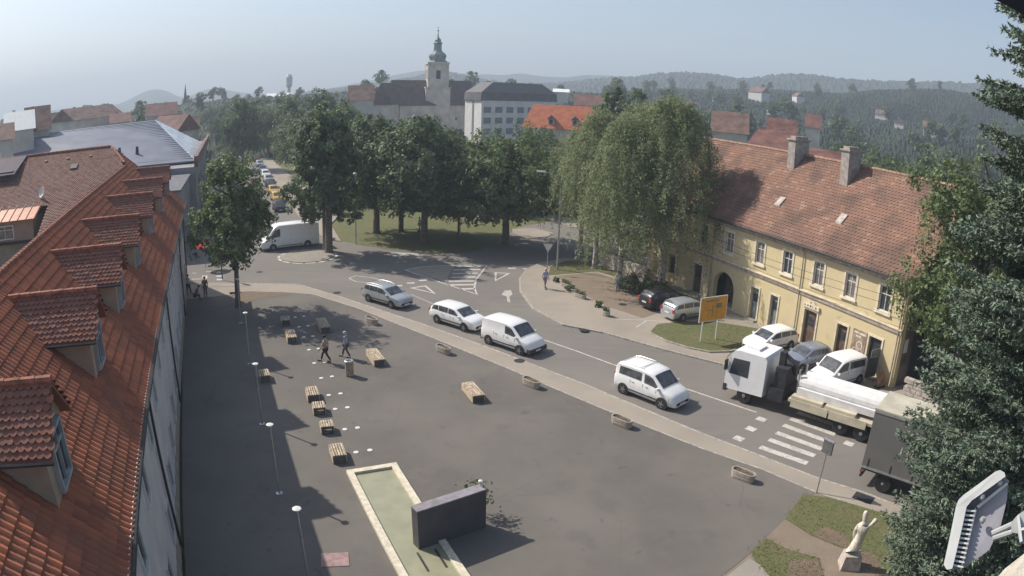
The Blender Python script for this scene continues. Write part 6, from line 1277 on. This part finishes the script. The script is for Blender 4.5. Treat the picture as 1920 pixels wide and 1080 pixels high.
# statue
b = G(1591, 1062); t = thing('stone_statue', 'white carved stone figure with raised arm on a grey block', 'statue', b, -.5); MB().box((0, 0, .33), (.85, .72, .66), .25, taper=.82).build('plinth', M_stoneg, t)
J = [V_ for V_ in map(Vector, [(0, 0, .62), (.0, 0, 1.0), (.06, .0, 1.45), (.10, 0, 1.85), (.05, .0, 2.15), (.0, .05, 2.42), (-.02, .05, 2.62), (.22, 0, 1.95), (.38, -.05, 2.15), (.48, -.08, 2.42), (-.16, 0, 1.9), (-.2, .1, 1.55), (-.12, .15, 1.2), (-.18, .05, .8)])]
skin_mesh('figure', J, [(0, 1), (1, 2), (2, 3), (3, 4), (4, 5), (5, 6), (3, 7), (7, 8), (8, 9), (3, 10), (10, 11), (11, 12), (0, 13)], [.27, .26, .20, .20, .10, .13, .09, .10, .09, .11, .11, .09, .07, .16], M_stone, t, sub=2)
# ================================================================== things close to the camera, fixed to its own building
MG = mat('floodlight_casting', (.56, .56, .54), var=.06, scale=8, rough=.5); MG2 = mat('floodlight_back', (.27, .26, .29), var=.12, scale=6, rough=.5); MG3 = mat('lamp_arm_grey', (.30, .31, .31), var=.1, scale=8, rough=.5)
def px_solid(mb, pts, D0, D1):
    n = len(pts); P = [C(x, y, D0) for x, y in pts]+[C(960+(x-960)*1.0, y, D1) for x, y in pts]
    return mb.add(P, [tuple(range(n)), tuple(range(2*n-1, n-1, -1))]+[(i, (i+1) % n, n+(i+1) % n, n+i) for i in range(n)])
fl = thing('floodlight', 'grey cast metal floodlight with cooling fins at the bottom right corner', 'floodlight', C(1835, 980, 2.5)); flo = fl.location.copy()
def off(mb): mb.v = [tuple(Vector(v)-flo) for v in mb.v]; return mb
outer = [(1769, 1058), (1792, 950), (1797, 937), (1806, 928), (1866, 884), (1875, 881), (1883, 886), (1885, 893), (1822, 938), (1812, 950), (1785, 1066), (1775, 1068)]
off(px_solid(MB(), outer, 2.44, 2.58)).build('front_rim', MG, fl)
side_ = [(1783, 1066), (1811, 951), (1818, 941), (1884, 894), (1892, 902), (1886, 914), (1833, 949), (1828, 956), (1800, 1069)]
off(px_solid(MB(), side_, 2.50, 2.60)).build('fin_tray', MG2, fl)
for i in range(13):
    f = i/12; x0, y0 = 1808-f*22, 956+f*102; x1, y1 = 1828-f*23, 960+f*105
    off(px_solid(MB(), [(x0, y0-1.5), (x1+1, y1-3.5), (x1+1, y1-.5), (x0, y0+3.5)], 2.455, 2.52)).build('cooling_fin', MG, fl)
off(px_solid(MB(), [(1830, 949), (1887, 904), (1890, 908), (1834, 953)], 2.47, 2.55)).build('casing_edge', MG, fl)
off(px_solid(MB(), [(1826, 957), (1829, 951), (1831, 957), (1803, 1067), (1799, 1069)], 2.47, 2.55)).build('casing_edge', MG, fl)
off(px_solid(MB(), [(1803, 1066), (1832, 952), (1889, 905), (1888, 935), (1876, 985), (1855, 1030), (1840, 1042), (1818, 1055)], 2.49, 2.54)).build('back_housing', MG2, fl)
for x, y in ((1841, 932), (1874, 905), (1842, 975)): off(MB().lathe([(.008, -.01), (.012, 0), (.008, .012)], C(x, y, 2.455), 8)).build('screw', MG3, fl)
for pts in (((1860, 1000), (1900, 982)), ((1862, 1009), (1902, 996))): off(MB().tube([C(pts[0][0], pts[0][1], 2.46), C(pts[1][0], pts[1][1], 2.44)], .011, 8)).build('mounting_bar', MG3, fl, smooth=True)
off(px_solid(MB(), [(1895, 980), (1908, 965), (1960, 930), (1990, 960), (1960, 1030), (1912, 1018), (1908, 1000), (1896, 998)], 2.38, 2.5)).build('bracket', MG3, fl)
off(px_solid(MB(), [(1906, 968), (1911, 966), (1917, 1014), (1912, 1017)], 2.35, 2.38)).build('bracket_rib', MG, fl); off(px_solid(MB(), [(1912, 990), (1960, 980), (1960, 985), (1913, 995)], 2.35, 2.38)).build('bracket_rib', MG, fl)
px_solid(MB(), [(1862, -2), (1925, 30), (1990, 40), (1990, -60), (1880, -60)], 3.0, 3.4).build('roof_eave', mat('dark_eave_board', (.02, .018, .03)), label='dark edge of the camera building eave in the top right corner', cat='eave')
px_solid(MB(), [(1868, 1084), (1884, 1066), (1902, 1052), (1925, 1034), (1980, 1020), (1980, 1130), (1868, 1130)], 2.9, 3.6).build('stone_ledge', M_stone, label='pale stone ledge in the bottom right corner under the floodlight', cat='ledge')
# ================================================================== air
hz = bpy.data.materials.new('hazy_air'); hz.use_nodes = True; n = hz.node_tree.nodes; n.remove(n['Principled BSDF']); pv = n.new('ShaderNodeVolumePrincipled'); pv.inputs['Color'].default_value = (.74, .86, 1.0, 1); pv.inputs['Density'].default_value = 0.00075; pv.inputs['Anisotropy'].default_value = 0.1
hz.node_tree.links.new(pv.outputs[0], n['Material Output'].inputs['Volume'])
mb = MB().box((0, 0, 100), (7600, 7600, 240)); hzo = mb.build('haze', hz, kind='stuff')

# grass blades standing on the verge lawns (ragged edges)
def tufts(pxs, n, seed):
    rng = np.random.default_rng(seed); P = [G(x, y) for x, y in pxs]; xs = [p.x for p in P]; ys = [p.y for p in P]; poly = [(p.x, p.y) for p in P]; out = []
    while len(out) < n:
        x, y = rng.uniform(min(xs)-.2, max(xs)+.2), rng.uniform(min(ys)-.2, max(ys)+.2); j = rng.normal(size=2)*.16
        if inpoly(x+j[0], y+j[1], poly): out.append((x, y, .03))
    c = np.array(out); c[:, 2] = .016+.02*rng.random(n); o = cards(c, .075, M_grass, 'grass', None, rng=rng, aspect=.25, nrm=np.tile([0., 0., 1.], (n, 1)), loose=.35); o['kind'] = 'stuff'; o['label'] = 'short worn grass blades on the verge lawn'
tufts([(1472, 972), (1507, 927), (1560, 934), (1690, 972), (1760, 1000), (1760, 1079), (1640, 1079), (1596, 1034), (1520, 1003)], 2600, 1)
tufts([(1408, 1034), (1437, 1010), (1478, 1031), (1535, 1046), (1545, 1079), (1500, 1110), (1450, 1120)], 1400, 2)
tufts([(1218, 624), (1232, 608), (1280, 602), (1345, 604), (1420, 616), (1446, 628), (1400, 650), (1367, 659), (1330, 660), (1290, 652), (1250, 640)], 3000, 3)
tufts([(1028, 516), (1033, 499), (1060, 489), (1128, 489), (1160, 500), (1165, 522), (1120, 509), (1070, 513)], 1600, 4)
